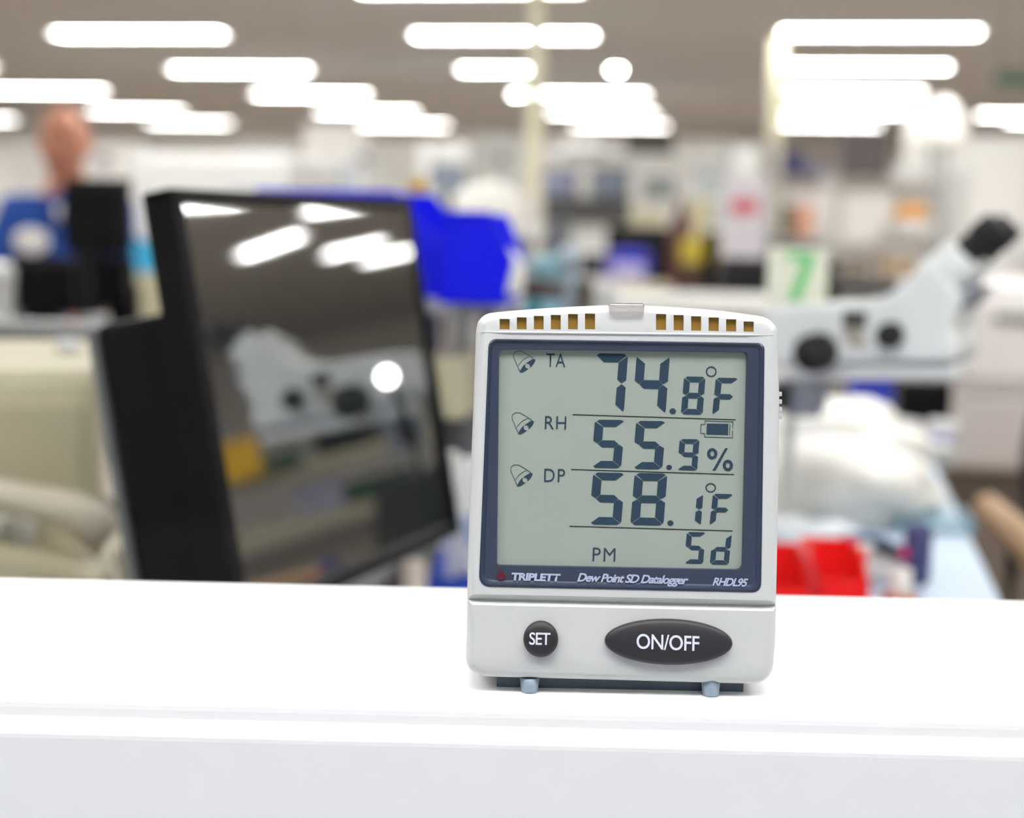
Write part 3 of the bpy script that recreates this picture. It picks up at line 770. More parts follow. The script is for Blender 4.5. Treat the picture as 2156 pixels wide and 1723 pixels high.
b = MB(); b.cyl((tb.x, tb.y + .01, 0.006), (tb.x, tb.y, tb.z), .028, .024); b.build('stand_neck', black_pl, mon)
b = MB(); b.lathe([(0, 0), (.09, 0), (.09, .008), (.08, .013), (0, .016)], 36, Matrix.Translation((tb.x, tb.y, 0))); b.build('stand_base', black_pl, mon)
p = MI @ Vector((-mw / 2 + .02, -.001, .006)); MB().cyl(p, p + Vector((0, -.004, 0)), .004).build('power_button', mid_gr, mon)

# beige instrument at the window, with desk telephone before it
loc, wd, h = span(-110, 196, 765, 1.30, ZB)
t = thing('beige_instrument', 'beige bench instrument with rounded housing cut off by the photo edge', 'instrument', loc, R(16))
MB().box((0, 0.12, h / 2 + .004), (wd, .30, h - .008), .018).build('housing', beige, t)
MB().box((0, -.033, h * .55), (wd * .8, .006, h * .6), .003).build('front_panel', mat('beige_shade', (182, 174, 146), .5), t)
for s in (-1, 1): MB().cyl((s * wd * .4, 0.0, 0), (s * wd * .4, 0.0, .01), .012).build('foot', black_rub, t)
MB().cyl((wd * .28, .1, h), (wd * .28, .1, h + .014), .012, .008).build('top_stud', offwhite, t)
tp = onz(130, 1215, ZB)
t = thing('desk_telephone', 'beige desk telephone with slanting handset below the beige instrument', 'telephone', (tp.x + .0, tp.y - .13, ZB), R(8))
b = MB(); b.prism([(-.09, 0), (.09, 0), (.09, .05), (-.09, .09)], -.09, .09, Matrix.Rotation(0, 4, 'Z')); b.build('phone_body', beige, t)
b = MB(); b.tube([(-.10, -.05, .105), (-.06, -.05, .12), (.0, -.05, .118), (.06, -.05, .105), (.095, -.05, .08)], [.02, .016, .014, .016, .022], 14); b.build('handset', mat('handset_beige', (206, 196, 176), .5), t)
pts = [(.09 + .02 * math.sin(k * .9), -.05 + .1 * k / 14 * 0 + .02 * math.cos(k * .9), .07 - .062 * min(1, k / 8) + .0) for k in range(15)]
pts = [(.095 + .004 * k + .006 * math.cos(k * 1.3), -.05 - .006 * k, max(.008, .07 - .009 * k)) for k in range(14)]
MB().tube(pts, .004, 8).build('coiled_cord', mat('handset_beige', (0, 0, 0)), t)
b = MB()
for i in range(3):
    for j in range(4): b.box((-.03 + .022 * i, -.02 + .022 * j - .0, .078), (.014, .014, .02), .002)
b.build('keypad_key', offwhite, t)
cc = onz(222, 1262, ZB)
MB()
jar(222, 1195, 1.18, ZB, .012, .035, white_pl, white_pl, 'small white cap bottle beside the beige telephone', 'small_bottle', 'bottle')

# grey partition and monitors behind
pp = W(80, 694, 2.1)
t = thing('desk_partition', 'grey desk partition behind the beige instrument', 'partition', (W(212, 694, 2.1).x - .55, pp.y + .06, 0), RY)
box('panel', mid_gr, (0, 0, pp.z / 2), (1.1, .04, pp.z), .006, t)
box('cap_rail', lite_gr, (0, 0, pp.z + .006), (1.1, .05, .012), .003, t)
for s in (-1, 1): box('foot', dark_gr, (s * .5, 0, .012), (.05, .3, .024), .003, t)
bench('computer_table', pp.x - .28, pp.y + 1.05, 1.35, .9, ZB, 'plain grey table holding the dark monitors behind the partition', mid_gr, dark_gr, 'table')
d1 = 2.75
monitor(35, 196, 540, 662, d1, ZB, 'low black monitor in front of the man in blue', back=True)
monitor(203, 268, 540, 645, d1 + .1, ZB, 'dark green-black monitor beside the low black one')
monitor(142, 280, 376, 535, 3.35, ZB, 'tall black monitor overlapping the shoulder of the man in blue', back=True)
carton(-60, 30, 560, 2.7, ZB, white_pl, 'white box at the photo edge beside the low black monitor', depth=.1)
lumpy('white_bag', bag_m, W(5, 560, 3.3) * 1.0 - Vector((0, 0, .14)) , (.13, .12, .15), 'white plastic bag at the photo edge under the man in blue', 'bag', 3.3)
# cup-like grey things on the partition
jar(195, 655, 2.74, ZB, .03, .16, lite_gr, lite_gr, 'grey bottle in front of the low black monitor', 'grey_bottle', 'bottle')

# white machine with cyan band
loc, wd, h = span(268, 620, 322, 3.9, 0)
t = thing('white_machine', 'tall white machine with cyan band behind the glossy monitor', 'machine', loc, RY)
zc0, zc1 = W(300, 576, 3.9).z, W(300, 512, 3.9).z
box('lower_cabinet', beige, (0, .25, zc0 / 2), (wd, .5, zc0), .01, t)
box('cyan_band', cyan, (0, .25, (zc0 + zc1) / 2), (wd * .995, .498, zc1 - zc0), 0, t)
MB().box((0, .25, (zc1 + h) / 2), (wd, .5, h - zc1), .03).build('upper_housing', white_pl, t)
box('control_panel', lite_gr, (wd * .25, -.004, h * .9), (.12, .012, .06), .002, t)

# blue bin on the small stand beside the monitor
zt = W(960, 622, 1.75).z
loc, wd, _ = span(640, 1075, 600, 1.75, zt)
cst = W(830, 700, 1.78)
t = thing('bench_riser', 'white bench riser with posts, the big blue bin on its top board', 'shelf', (cst.x, cst.y, ZB), RY)
Hs = zt - ZB
box('top_board', lite_gr, (0, 0, Hs - .008), (.30, .24, .016), .003, t)
for sx_ in (-1, 1):
    for sy in (-1, 1): box('post', dark_gr, (sx_ * .135, sy * .105, (Hs - .016) / 2), (.014, .014, Hs - .016), 0, t)
bench('side_table', cst.x - .01, cst.y + .03, .32, .36, ZB, 'small grey side table carrying the riser with the blue bin', mid_gr, dark_gr, 'table')
t = storage_bin(640, 960, 404, 1.78, zt, blue_bin, 'big blue storage bin on the riser behind the glossy monitor', depth=.25, front=.5)
t.rotation_euler.z = RY + R(88)
# second blue bin nested beyond, its mouth lower
lb = W(1020, 615, 1.62)
t = thing('storage_bin', 'blue bin mouth with sloping front beside the big blue bin', 'storage bin', (lb.x, lb.y, zt), RY)
kk = 1.62 / F
b = MB(); prof = [(-75 * kk, 0), (52 * kk, 0), (72 * kk, 95 * kk), (30 * kk, 185 * kk), (-75 * kk, 185 * kk)]
b.prism(prof, -.05, -.046); b.prism(prof, .046, .05)
b.box((0, 0, .002), (120 * kk, .1, .004)); b.box((-75 * kk, 0, 92 * kk), (.004, .1, 185 * kk))
b.build('bin_body', blue_bin, t)
b = MB(); b.prism([(50 * kk, 0), (54 * kk, 0), (74 * kk, 95 * kk), (70 * kk, 95 * kk)], -.05, .05); b.build('front_lip', blue_bin, t)
box('rim', blue_bin, (-22 * kk, -.05, 183 * kk), (100 * kk, .006, .006), .001, t)
lumpy('white_reflection', bag_m, (lb.x + .018, lb.y - .02, zt + .012), (.055, .06, .05), 'white lump standing for a reflection in the mouth of the blue bin', 'pouch', 5.5, amp=.1)  # lump added for the white reflection in the bin mouth
tb_ = W(1055, 592, 1.66); te_ = W(1188, 606, 1.66)
b = MB(); b.cyl(tb_ + Vector((0, 0, -.004)), te_ + Vector((0, 0, -.004)), .011, .009, 20, .002)
tag(b.build('brown_handle_tool', brown), 'dark brown round tool handle sticking out beside the blue bin', 'tool')
carton(862, 898, 373, 1.86, zt + W(880, 404, 1.86).z - zt, yellow, 'small yellow cube on the back edge of the blue bin', 'yellow_block', 'block', depth=.02, h=.0165, lid=False)
# items under the riser board
zr_ = ZB
loc, wd, h = span(880, 1010, 742, 1.70, ZB)
t = thing('beige_case', 'beige bench case under the riser beside the glossy monitor', 'case', loc, RY)
hb_ = W(945, 862, 1.70).z - ZB
box('case_base', dark_gr, (0, 0, hb_ / 2), (wd * .96, .18, hb_), .004, t)
MB().box((0, 0, hb_ + (h - hb_) / 2), (wd, .20, h - hb_), .006).build('case_cover', beige, t)
zcs = ZB + h
for a_, b_, yt, m_, lb_ in ((893, 925, 655, navy_bin, 'small slate-blue jar on the beige case'), (930, 958, 640, mat('pinkish', (214, 200, 204), .5), 'small pale pink jar on the beige case'), (968, 990, 636, mid_gr, 'thin grey jar on the beige case')):
    c = W((a_ + b_) / 2, yt, 1.70); jar((a_ + b_) / 2, yt, 1.70, zcs, (b_ - a_) / 2 * 1.7 / F, c.z - zcs, m_, m_, lb_)
# blue bin with white packets in front of it
zz_ = W(960, 1166, 1.42).z
storage_bin(928, 1090, 1166, 1.36, ZB, mat('blue_bin_soft', (30, 74, 190), .4), 'low blue bin on the bench holding white packets, beside the data logger', depth=.13, h=W(960, 1166, 1.36).z - ZB, front=.8)
for k, (a_, b_, yt, mm_) in enumerate(((930, 962, 950, 'white packet with pale blue print standing foremost in the low blue bin'), (966, 1030, 965, 'wider white packet standing behind in the low blue bin'))):
    d_ = 1.37 + .02 * k; c = W((a_ + b_) / 2, yt, d_); hp = c.z - ZB - .012
    t = thing('paper_packet', mm_, 'packet', (c.x, c.y, ZB + .012), RY)
    box('packet_body', paper, (0, 0, hp / 2), ((b_ - a_) * d_ / F, .012, hp), .002, t)
    box('printed_panel', mat('pale_blue_print', (170, 190, 226), .6), (0, -.0065, hp * .4), ((b_ - a_) * d_ / F * .6, .001, hp * .25), 0, t)

# ------------------------------------------------------------------ microscope
MD = 1.50; ks = MD / F; MY = R(-30)
mo = W(1706, 745, MD); mp = Vector((mo.x, mo.y, ZB))
sc = thing('stereo_microscope', 'pale grey stereo microscope with black eyepieces above the white papers', 'microscope', mp, MY)
SI = (Matrix.Translation(mp) @ Matrix.Rotation(MY, 4, 'Z')).inverted()
def S2(px, py, y=-.04):
    o_ = SI @ CAM; r_ = SI.to_3x3() @ ray(px, py); q_ = o_ + r_ * ((y - o_.y) / r_.y); return (q_.x, q_.z)
X = lambda px: S2(px, 700)[0]
Zz = lambda py: S2(1800, py)[1]
P2 = lambda pts: [S2(a, c) for a, c in pts]
def bev_prism(pts, y0, y1, name, m, bev=.006):
    b = bmesh.new(); mb = MB(); mb.prism(P2(pts), y0, y1)
    bmesh.ops.recalc_face_normals(mb.bm, faces=mb.bm.faces[:])
    bmesh.ops.bevel(mb.bm, geom=mb.bm.edges[:], offset=bev, segments=3, affect='EDGES', profile=.5, clamp_overlap=True)
    return mb.build(name, m, sc)
bev_prism([(1610, 652), (1690, 640), (1790, 636), (1870, 622), (1925, 575), (1960, 545), (2030, 625), (2005, 690), (2018, 735), (2012, 762), (1640, 765), (1600, 740)], -.045, .045, 'head_housing', scope_m)
bev_prism([(1640, 768), (2008, 768), (2012, 800), (1640, 803)], -.035, .035, 'carrier_rail', scope_m, .004)
bev_prism([(1888, 752), (2004, 752), (2004, 768), (1888, 768)], -.040, .040, 'rail_seam', mid_gr, .002)
bev_prism([(1945, 598), (2062, 606), (2010, 662), (1992, 660)], -.040, .040, 'prism_housing', scope_gr, .005)
def V3(px, py, y, yp=-.02): q_ = S2(px, py, yp); return Vector((q_[0], y, q_[1]))
for yy in (-.020, .036):
    b = MB(); b.cyl(V3(1965, 600, yy), V3(2035, 532, yy), .0245, .0205, 28, .002); b.build('eyepiece_tube', scope_m, sc)
    e = b = MB(); b.cyl(V3(2028, 540, yy), V3(2092, 482, yy), .0150, .0142, 28, .002); b.cyl(V3(2062, 508, yy), V3(2104, 470, yy), .0162, .0152, 28, .003); b.build('eyepiece', black_rub, sc)
def knob(px, py, rpx, L, y, name='focus_knob'):
    b = MB(); s = -1
    c_ = V3(px, py, y, y - L); b.cyl(c_, c_ + Vector((0, -L, 0)), rpx * ks, rpx * ks * .96, 32, .002)
    b.cyl(c_ + Vector((0, -L, 0)), c_ + Vector((0, -L - .006, 0)), rpx * ks * .6, rpx * ks * .55, 24)
    return b.build(name, black_rub, sc)
knob(1706, 745, 40, .03, -.045); knob(1868, 707, 26, .016, -.045, 'zoom_knob')
c_ = V3(1706, 745, .045, -.05); b = MB(); b.cyl(c_, c_ + Vector((0, .03, 0)), 42 * ks, 40 * ks, 32, .002); b.build('focus_knob', black_rub, sc)
c_ = V3(1868, 707, .045, -.05); b = MB(); b.cyl(c_, c_ + Vector((0, .016, 0)), 26 * ks, 25 * ks, 32, .002); b.build('zoom_knob', black_rub, sc)
q_ = S2(1800, 673, -.045); box('scale_window', mat('scale_dark', (74, 74, 66), .5), (q_[0], -.0455, q_[1]), (48 * ks, .003, 34 * ks), .001, sc)
bev_prism([(1780, 692), (1822, 692), (1824, 732), (1800, 730), (1782, 712)], -.0475, -.044, 'scale_plate', mat('scale_tan', (176, 168, 152), .5), .001)
c_ = V3(1672, 803, 0, -.03); c2_ = V3(1672, 868, 0, -.03)
b = MB(); b.cyl(c_, c2_, .027, .023, 32, .002); b.cyl(c2_, c2_ - Vector((0, 0, .006)), .02, .02, 32, .001); b.build('objective', scope_gr, sc)
c_ = V3(1634, 812, -.03, -.04); b = MB(); b.cyl(c_, c_ - Vector((0, 0, .027)), .012, .011, 24, .001); b.build('objective_cap', black_rub, sc)
c_ = V3(1588, 740, .07, .07)
b = MB(); b.cyl((c_.x, .07, .02), (c_.x, .07, c_.z), .013, .013, 24); b.build('stand_column', dark_gr, sc)
b = MB(); b.cyl((c_.x, .075, c_.z - .01), (c_.x, .03, c_.z + .0), .014, .014, 20); b.build('focus_mount', scope_gr, sc)
MB().box((c_.x - .04, .05, .012), (.18, .18, .024), .008).build('stand_base', scope_m, sc)
# round lamp of the microscope, hidden from here behind the logger and seen in the screen
_h, _d = glint(800, 797); lp = _h + _d * .40
t = thing('ring_lamp', 'small lit round lamp clipped below the microscope head', 'lamp', (lp.x, lp.y, ZB), R(0))
hl = lp.z - ZB
MB().cyl((.01, .02, 0), (.01, .02, .014), .035, .032, 28, .002).build('lamp_base', black_pl, t)
MB().tube([(.01, .02, .01), (.015, .03, hl * .4), (.012, .03, hl * .8), (.0, .012, hl)], .004).build('gooseneck', black_pl, t)
nd_ = -_d
MB().cyl(Vector((0, .01, hl)) - nd_ * .02, Vector((0, .01, hl)) + nd_ * .012, .010, .0118, 28).build('lamp_head', black_pl, t)
MB().cyl(Vector((0, .01, hl)) + nd_ * .012, Vector((0, .01, hl)) + nd_ * .0135, .0100, .0100, 28).build('lamp_lens', mat('lit_led', (255, 255, 255), .4, emit=(1, 1, 1, 22)), t)

# card with the green figure 7 standing beside the microscope
cpos = W(1676, 640, 1.62)
cw_, ch_ = 124 * 1.62 / F, 118 * 1.62 / F
t = thing('sign_card', 'pale card with a green figure 7 propped on a stand behind the microscope', 'sign', (cpos.x, cpos.y + .0, ZB), RY)
hc_ = cpos.z - ZB
box('card', mat('pale_card', (244, 244, 222), .6), (0, 0, hc_ + ch_ / 2), (cw_, .004, ch_), 0, t)
b = MB(); b.prism([(-cw_ * .18, hc_ + ch_ * .92), (cw_ * .26, hc_ + ch_ * .92), (cw_ * .26, hc_ + ch_ * .78), (cw_ * .06, hc_ + ch_ * .05), (-cw_ * .14, hc_ + ch_ * .05), (cw_ * .08, hc_ + ch_ * .78), (-cw_ * .18, hc_ + ch_ * .78)], -.0032, -.0022)
b.build('green_figure', mat('fresh_green', (112, 208, 128), .6), t)
box('card_stand', offwhite, (0, .012, hc_ / 2), (.012, .012, hc_), 0, t); box('stand_foot', offwhite, (0, .012, .004), (.08, .08, .008), .002, t)

# white paper and film piled on the bench
def on_bench(px, py): p = onz(px, py, ZB); return p
def stack(px, py, wd, dp, h, rz, label, n_=5, m=paper, name='paper_stack'):
    p = on_bench(px, py); t = thing(name, label, 'paper stack', (p.x, p.y, ZB + BI), rz)
    b = MB()
    for k in range(n_):
        M_ = Matrix.Translation((rnd.uniform(-.004, .004), rnd.uniform(-.004, .004), h * (k + .5) / n_)) @ Matrix.Rotation(rnd.uniform(-.06, .06), 4, 'Z')
        b.box((0, 0, 0), (wd, dp, h / n_ * .99), 0, M_)
    b.build('sheet_block', m, t)
    M_ = MB().box((wd * .1, -dp * .05, h + .0008), (wd * .7, dp * .8, .0012), 0); M_.build('top_sheet', mat('cream_paper', (246, 242, 226), .7), t)
    return t
def heap(x0, x1, ytop, ybase, d_off, seed, label, m=bag_m, dp=.16, amp=.2, name='plastic_bag'):
    p = onz((x0 + x1) / 2, ybase, ZB); d = (p - CAM).dot(CR @ Vector((0, 0, -1)))
    top_ = W((x0 + x1) / 2, ytop, d + dp * .4); h = max(.02, top_.z - ZB)
    return lumpy(name, m, (p.x, p.y + dp / 2, ZB + BI), ((x1 - x0) * d / F, dp, h), label, 'bag', seed, amp=amp)
heap(1530, 2025, 930, 1112, 0, 1.3, 'broad crumpled cream-white sheet of film lying foremost on the bench', dp=.26, amp=.14, name='film_sheet')
heap(1570, 1960, 850, 1010, 0, 8.1, 'tall white plastic bag heaped below the microscope', dp=.24, amp=.25)
heap(1820, 1990, 900, 985, 0, 4.7, 'smaller white plastic bag beside the white cups', dp=.16, amp=.2)
stack(1790, 1075, .165, .11, .02, R(12), 'low stack of white sheets under the cream-white film')
yb = on_bench(1655, 1105); box_ = carton(1640, 1672, 1086, 1.68, ZB, yellow, 'small yellow block peeping out beside the data logger', 'yellow_block', 'block', depth=.03, lid=False)
for a_, mm_, lb_, zoff in ((1955, white_pl, 'white cup with lavender base at the end of the bench', 0), ):
    pass
# second bench behind with wooden front
q0, q1 = onz(1600, 968, ZB), onz(2082, 975, ZB)
dq = (q1 - q0); wq = dq.length; rq2 = math.atan2(dq.y, dq.x)
mid = (q0 + q1) / 2 + Vector((-math.sin(rq2), math.cos(rq2), 0)) * (.33 + .12)
bench('rear_lab_bench', mid.x, mid.y, wq, .62, ZB, 'lab bench with tan wooden front behind the microscope', offwhite, lite_gr, rz=rq2, cab=wood)
d_c = 2.45
for px, lb_ in ((1905, 'white cup with lavender base next to the black box'), (1985, 'white cup with lavender base at the end of the wooden bench')):
    cup(px, d_c, ZB, 30 * d_c / F, W(px, 898, d_c).z - ZB + .01, lb_, white_pl)
carton(1885, 1992, 795, 2.72, ZB, black_pl, 'black box standing on the wooden bench below the microscope rail', 'equipment_box', 'box', depth=.16)
# blue scoop bin behind microscope
loc, wd, h = span(1788, 1880, 790, 2.35, ZB)
t = thing('blue_funnel_bin', 'deep blue tapering bin between the microscope and the black box', 'storage bin', loc, RY)
MB().prism([(-wd * .1, h * .25), (wd * .2, h * .05), (wd * .35, 0), (wd * .42, h * .5), (wd * .42, h), (-wd * .48, h), (-wd * .45, h * .6)], -.05, .05).build('bin_body', mat('deep_blue', (0, 40, 175), .4), t)
MB().cyl((wd * .38, -.04, h * .0), (wd * .38, -.04, h * .45), .022, .026, 20).build('white_insert', white_pl, t)
box('bin_foot', black_pl, (0, 0, .004), (wd * .7, .1, .008), 0, t)
# grey tinted blocks behind column
carton(1722, 1795, 800, 2.6, ZB, mat('brown_grey', (110, 100, 96), .6), 'brown-grey box on the wooden bench behind the microscope column', depth=.14)

# red bins near the window
zr1 = W(1700, 1158, 1.34)
for x0, x1, yt, d_, lb_ in ((1600, 1694, 1168, 1.34, 'red storage bin half behind the data logger'), (1704, 1812, 1156, 1.38, 'red storage bin with its full sloping front in view')):
    storage_bin(x0, x1, yt, d_, ZB + BI, red_bin, lb_, rz=R(-2), depth=.10, front=.62)
# small tool, jar and mat on the blue top
p = on_bench(1850, 1228)
t = thing('cutting_tool', 'dark blue hand tool with pink grip lying over the pale blue mat', 'tool', (p.x, p.y, ZB), R(6))
k4 = 1.42 / F; zt_ = .045
MB().tube([(-85 * k4, .0, zt_), (-30 * k4, 0, zt_ + .003), (20 * k4, 0, zt_ - .006)], .005).build('blade_arm', mat('steel_blue', (70, 90, 130), .3, .3), t)
MB().tube([(-10 * k4, 0, zt_ - .006), (40 * k4, 0, zt_ - .012)], .006).build('dark_grip', mat('dark_teal', (20, 44, 58), .5), t)
MB().tube([(38 * k4, 0, zt_ - .012), (68 * k4, 0, zt_ - .016)], .008).build('pink_grip', mat('raspberry', (190, 30, 100), .5), t)
MB().lathe([(0, 0), (.011, 0), (.014, .006), (.014, .055), (.009, .062), (0, .062)], 20, Matrix.Translation((82 * k4, 0, 0))).build('navy_holder', mat('dark_slate', (58, 62, 110), .5), t)
MB().box((-30 * k4, .02, zt_ / 2 - .004), (.07, .03, zt_ - .012), .004).build('holder_block', offwhite, t)
jp = W(1898, 1200, 1.36)
t = thing('upturned_jar', 'white jar standing on its brown lid beside the red bins', 'jar', (jp.x, jp.y, ZB + BI))
k5 = 1.36 / F; zcap = W(1898, 1256, 1.36).z - ZB
MB().lathe([(0, 0), (37 * k5, 0), (37 * k5, zcap), (0, zcap)], 28).build('brown_lid', mat('rust', (184, 96, 58), .5), t)
MB().lathe([(0, zcap), (22 * k5, zcap), (23 * k5, zcap + .004), (22 * k5, jp.z - ZB), (0, jp.z - ZB)], 28).build('jar_body', mat('ivory', (228, 222, 214), .5), t)
lumpy('clear_pouch', mat('cool_film', (214, 224, 232), .3, var=.06, scale=25), on_bench(1720, 1170) + Vector((0, 0, BI)), (.13, .07, .035), 'crinkled clear pouch behind the red bins', 'pouch', 9.2, amp=.2)
lumpy('clear_pouch', mat('cool_film', (0, 0, 0)), on_bench(1850, 1190) + Vector((0, .0, BI)), (.10, .06, .022), 'crinkled clear pouch under the hand tool', 'pouch', 2.2, amp=.2)
tp_ = on_bench(1960, 1105)
t = thing('tray', 'pale blue tray by the edge of the film sheet', 'tray', (tp_.x, tp_.y, ZB + BI), RY)
box('tray_floor', mat('tray_blue', (150, 186, 204), .5), (0, 0, .003), (.085, .10, .006), .002, t)
for s in (-1, 1): box('tray_wall', mat('tray_blue', (0, 0, 0)), (s * .042, 0, .008), (.003, .10, .016), 0, t)

# black office chair with tan arms at the photo edge
ct = chair(.875, 1.78, R(-5), 'black office chair with tan armrest at the edge of the photo', armm=wood, hs=.52, hb=.86, bw=.38)

# ------------------------------------------------------------------ poles
def pole(px_t, py_t, px_b, y_b, d, wpx, label, H=None):
    p = W((px_t + px_b) / 2, 300, d); t = thing('power_pole', label, 'pole', (p.x, p.y, 0), RY); wd = wpx * d / F
    box('pole_shaft', cream, (0, 0, ZC / 2), (wd, wd * .9, ZC - .002), .004, t)
    box('ceiling_collar', cream, (0, 0, ZC - .01), (wd * 1.5, wd * 1.4, .02), .003, t)
    box('socket_strip', offwhite, (0, -wd * .46, 1.05), (wd * .5, .01, .3), .002, t)
    box('floor_plate', cream, (0, 0, .01), (wd * 1.5, wd * 1.4, .02), .003, t)
pole(1128, 0, 1121, 500, 6.4, 30, 'tall cream service pole reaching the top edge of the photo')
pole(1631, 85, 1627, 500, 10.0, 30, 'shorter-looking cream service pole beside the shelving with dark bins')

# ------------------------------------------------------------------ far lab: centre
def at(px, d, y=500): p = W(px, y, d); return p
# bench with monitor, chairs and boxes (depth about 6.5)
c = at(1382, 6.9); bench('long_bench', c.x, c.y, .98, .5, ZB, 'long pale bench beyond the data logger holding a black monitor', offwhite, lite_gr)
monitor(1278, 1408, 478, 590, 6.98, ZB, 'black monitor behind the blue and white case')
c = at(1325, 6.78)
t = thing('blue_case', 'rounded blue case with white front before the black monitor', 'case', (c.x, c.y, ZB), RY); k6 = 6.78 / F
top6 = W(1325, 524, 6.78).z - ZB
MB().box((0, 0, top6 / 2), (92 * k6, .2, top6), .05).build('case_shell', mat('royal_blue', (34, 40, 190), .5), t)
MB().box((0.005, -.1, top6 * .55), (70 * k6, .03, top6 * .36), .014).build('white_front', mat('lilac_white', (196, 190, 236), .4), t)
carton(1215, 1300, 585, 6.80, ZB, white_pl, 'white printer-like box at the end of the long bench', 'white_box', 'box')
carton(1302, 1372, 592, 6.62, ZB, cream, 'cream box beside the white one on the long bench', 'cream_box', 'box')
carton(1222, 1274, 522, 7.05, ZB, dark_gr, 'dark grey box behind the white printer-like box', 'grey_box', 'box', h=.2)
c = at(1452, 7.5); cc_ = chair(c.x + .20, c.y - .1, R(20), 'chair with mustard-yellow back at the long bench', sm=olive, armm=wood, hb=1.03, hs=.55, wd=.28)
c = at(1545, 5.3); chair(c.x, c.y - .1, R(200), 'black office chair nearest the shorter cream pole', hb=1.0, wd=.5, hs=.5)
carton(1424, 1478, 556, 6.85, ZB, brown, 'dark brown box on the long bench below the mustard-yellow chair back', depth=.12)
carton(1482, 1513, 488, 6.95, ZB, black_pl, 'narrow black box standing on the long bench beside the paper notice', 'narrow_box', 'box', depth=.12)
c = at(1565, 6.6)
pz0, pz1 = W(1565, 545, 6.2).z, W(1565, 372, 6.2).z
t = thing('paper_notice', 'white paper notice with red band hanging on a stand', 'notice', (at(1565, 6.2).x, at(1565, 6.2).y, 0), RY)
box('notice_sheet', mat('lilac_paper', (214, 210, 218), .7), (0, 0, (pz0 + pz1) / 2), (92 * 6.2 / F, .006, pz1 - pz0), 0, t)
zr0, zr1_ = W(1565, 450, 6.2).z, W(1565, 420, 6.2).z
box('red_band', mat('faded_red', (206, 84, 92), .7), (0, -.004, (zr0 + zr1_) / 2), (56 * 6.2 / F, .003, zr1_ - zr0), 0, t)
box('notice_post', lite_gr, (0, .012, pz1 / 2), (.02, .016, pz1), 0, t); box('stand_foot', lite_gr, (0, .012, .01), (.3, .2, .02), .004, t)
# shelving with grey bins (depth 9)
dS = 9.2
zs1, zs2 = W(1250, 412, dS).z, W(1250, 322, dS).z
c = at(1290, dS); zs0 = W(1250, 470, dS).z
rack(c.x + .10, c.y + .2, 1.30, .45, (0.25, zs0, zs1, zs2), 1.62, 'white shelving unit with grey-blue bins beyond the tall pole', shm=white_pl)
for x0, x1, yt, m_, lb_ in ((1150, 1212, 354, mat('blue_grey', (128, 132, 156), .5), 'blue-grey bin next to the tall cream pole'),
                            (1248, 1322, 350, mat('slate_grey', (112, 120, 134), .5), 'larger slate-grey bin, second from the tall pole'),
                            (1358, 1420, 372, mat('grey_teal', (132, 142, 142), .5), 'low grey bin, third from the tall pole')):
    storage_bin(x0, x1, yt, dS, zs1, m_, lb_, depth=.3, front=.8)
carton(1320, 1418, 282, dS, zs2, mat('dark_khaki', (56, 52, 38), .6), 'dark khaki box on the top board of the shelving', depth=.3)
carton(1190, 1268, 296, dS, zs2, white_pl, 'white flat box on the top board next to the dark khaki one', depth=.3)
carton(1150, 1325, 416, dS - .15, zs0, dark_gr, 'long dark grey case on the board below the bins', 'equipment_case', 'case', depth=.3)
carton(1150, 1198, 470, 7.6, 0, mat('cool_grey', (110, 116, 128), .5), 'cool grey cabinet standing behind the tall cream pole', 'grey_cabinet', 'box', depth=.3)
carton(1450, 1500, 420, 8.6, ZB, beige, 'beige box on the table near the dark red cone', depth=.3)
c = at(1330, 8.3); bench('middle_table', c.x + .2, c.y, 1.6, .6, ZB, 'cream-topped table between the long bench and the shelving', cream, lite_gr, 'table')
c = at(1432, 8.15); zt8 = W(1432, 425, 8.15).z
t = thing('dark_red_cone', 'dark red cone-shaped flask on the cream-topped table', 'flask', (c.x, c.y, ZB)); hh8 = zt8 - ZB
MB().lathe([(0, 0), (.07, 0), (.075, .01), (.06, hh8 * .75), (.02, hh8 * .93), (.02, hh8), (0, hh8)], 24).build('flask_body', mat('oxblood', (86, 40, 40), .5), t)
MB().lathe([(0, hh8), (.024, hh8), (.02, hh8 + .02), (0, hh8 + .02)], 20).build('stopper', black_rub, t)
lumpy('white_bag', bag_m, (at(1240, 8.1).x, at(1240, 8.1).y, ZB), (.34, .2, .18), 'white bag slumped on the cream-topped table', 'bag', 12.1)
carton(1330, 1400, 440, 8.25, ZB, cream, 'tall cream carton on the cream-topped table', depth=.2)
# grey tall thing and pale boxes near the notice
carton(1470, 1535, 330, 11.0, 0, mat('pale_grey_teal', (176, 184, 186), .6), 'tall pale grey-green locker behind the paper notice', 'tall_locker', 'cabinet', depth=.4)
cabinet(1540, 1600, 305, 12.5, 'ivory cupboard between the locker and the shorter pole', offwhite, nd=1)
# light blue tubes and white things near the tool handle
c = at(1185, 2.6, 600)
bench('instrument_table', at(1175, 3.05).x, at(1175, 3.05).y, .36, .34, ZB, 'small white table with pale blue bottles behind the tool handle', white_pl, lite_gr, 'table')
for px, yt, r_, m_, lb_ in ((1200, 520, .02, mat('ice_blue', (190, 206, 220), .3), 'tall ice-blue bottle on the small white table'),
                            (1150, 538, .03, mat('sky_tint', (150, 196, 212), .3), 'light blue wide bottle beside the tall ice-blue one'),
                            (1125, 600, .022, teal, 'teal bottle under the brown tool handle'),
                            (1232, 588, .018, mat('olive_dark', (92, 84, 66), .5), 'dark olive bottle at the end of the small white table')):
    zt9 = W(px, yt, 2.85).z; jar(px, yt, 2.85, ZB, r_, zt9 - ZB, m_, m_, lb_, 'bottle', 'bottle')
carton(1240, 1300, 600, 3.05, ZB, white_pl, 'small white carton behind the dark olive bottle', depth=.08)
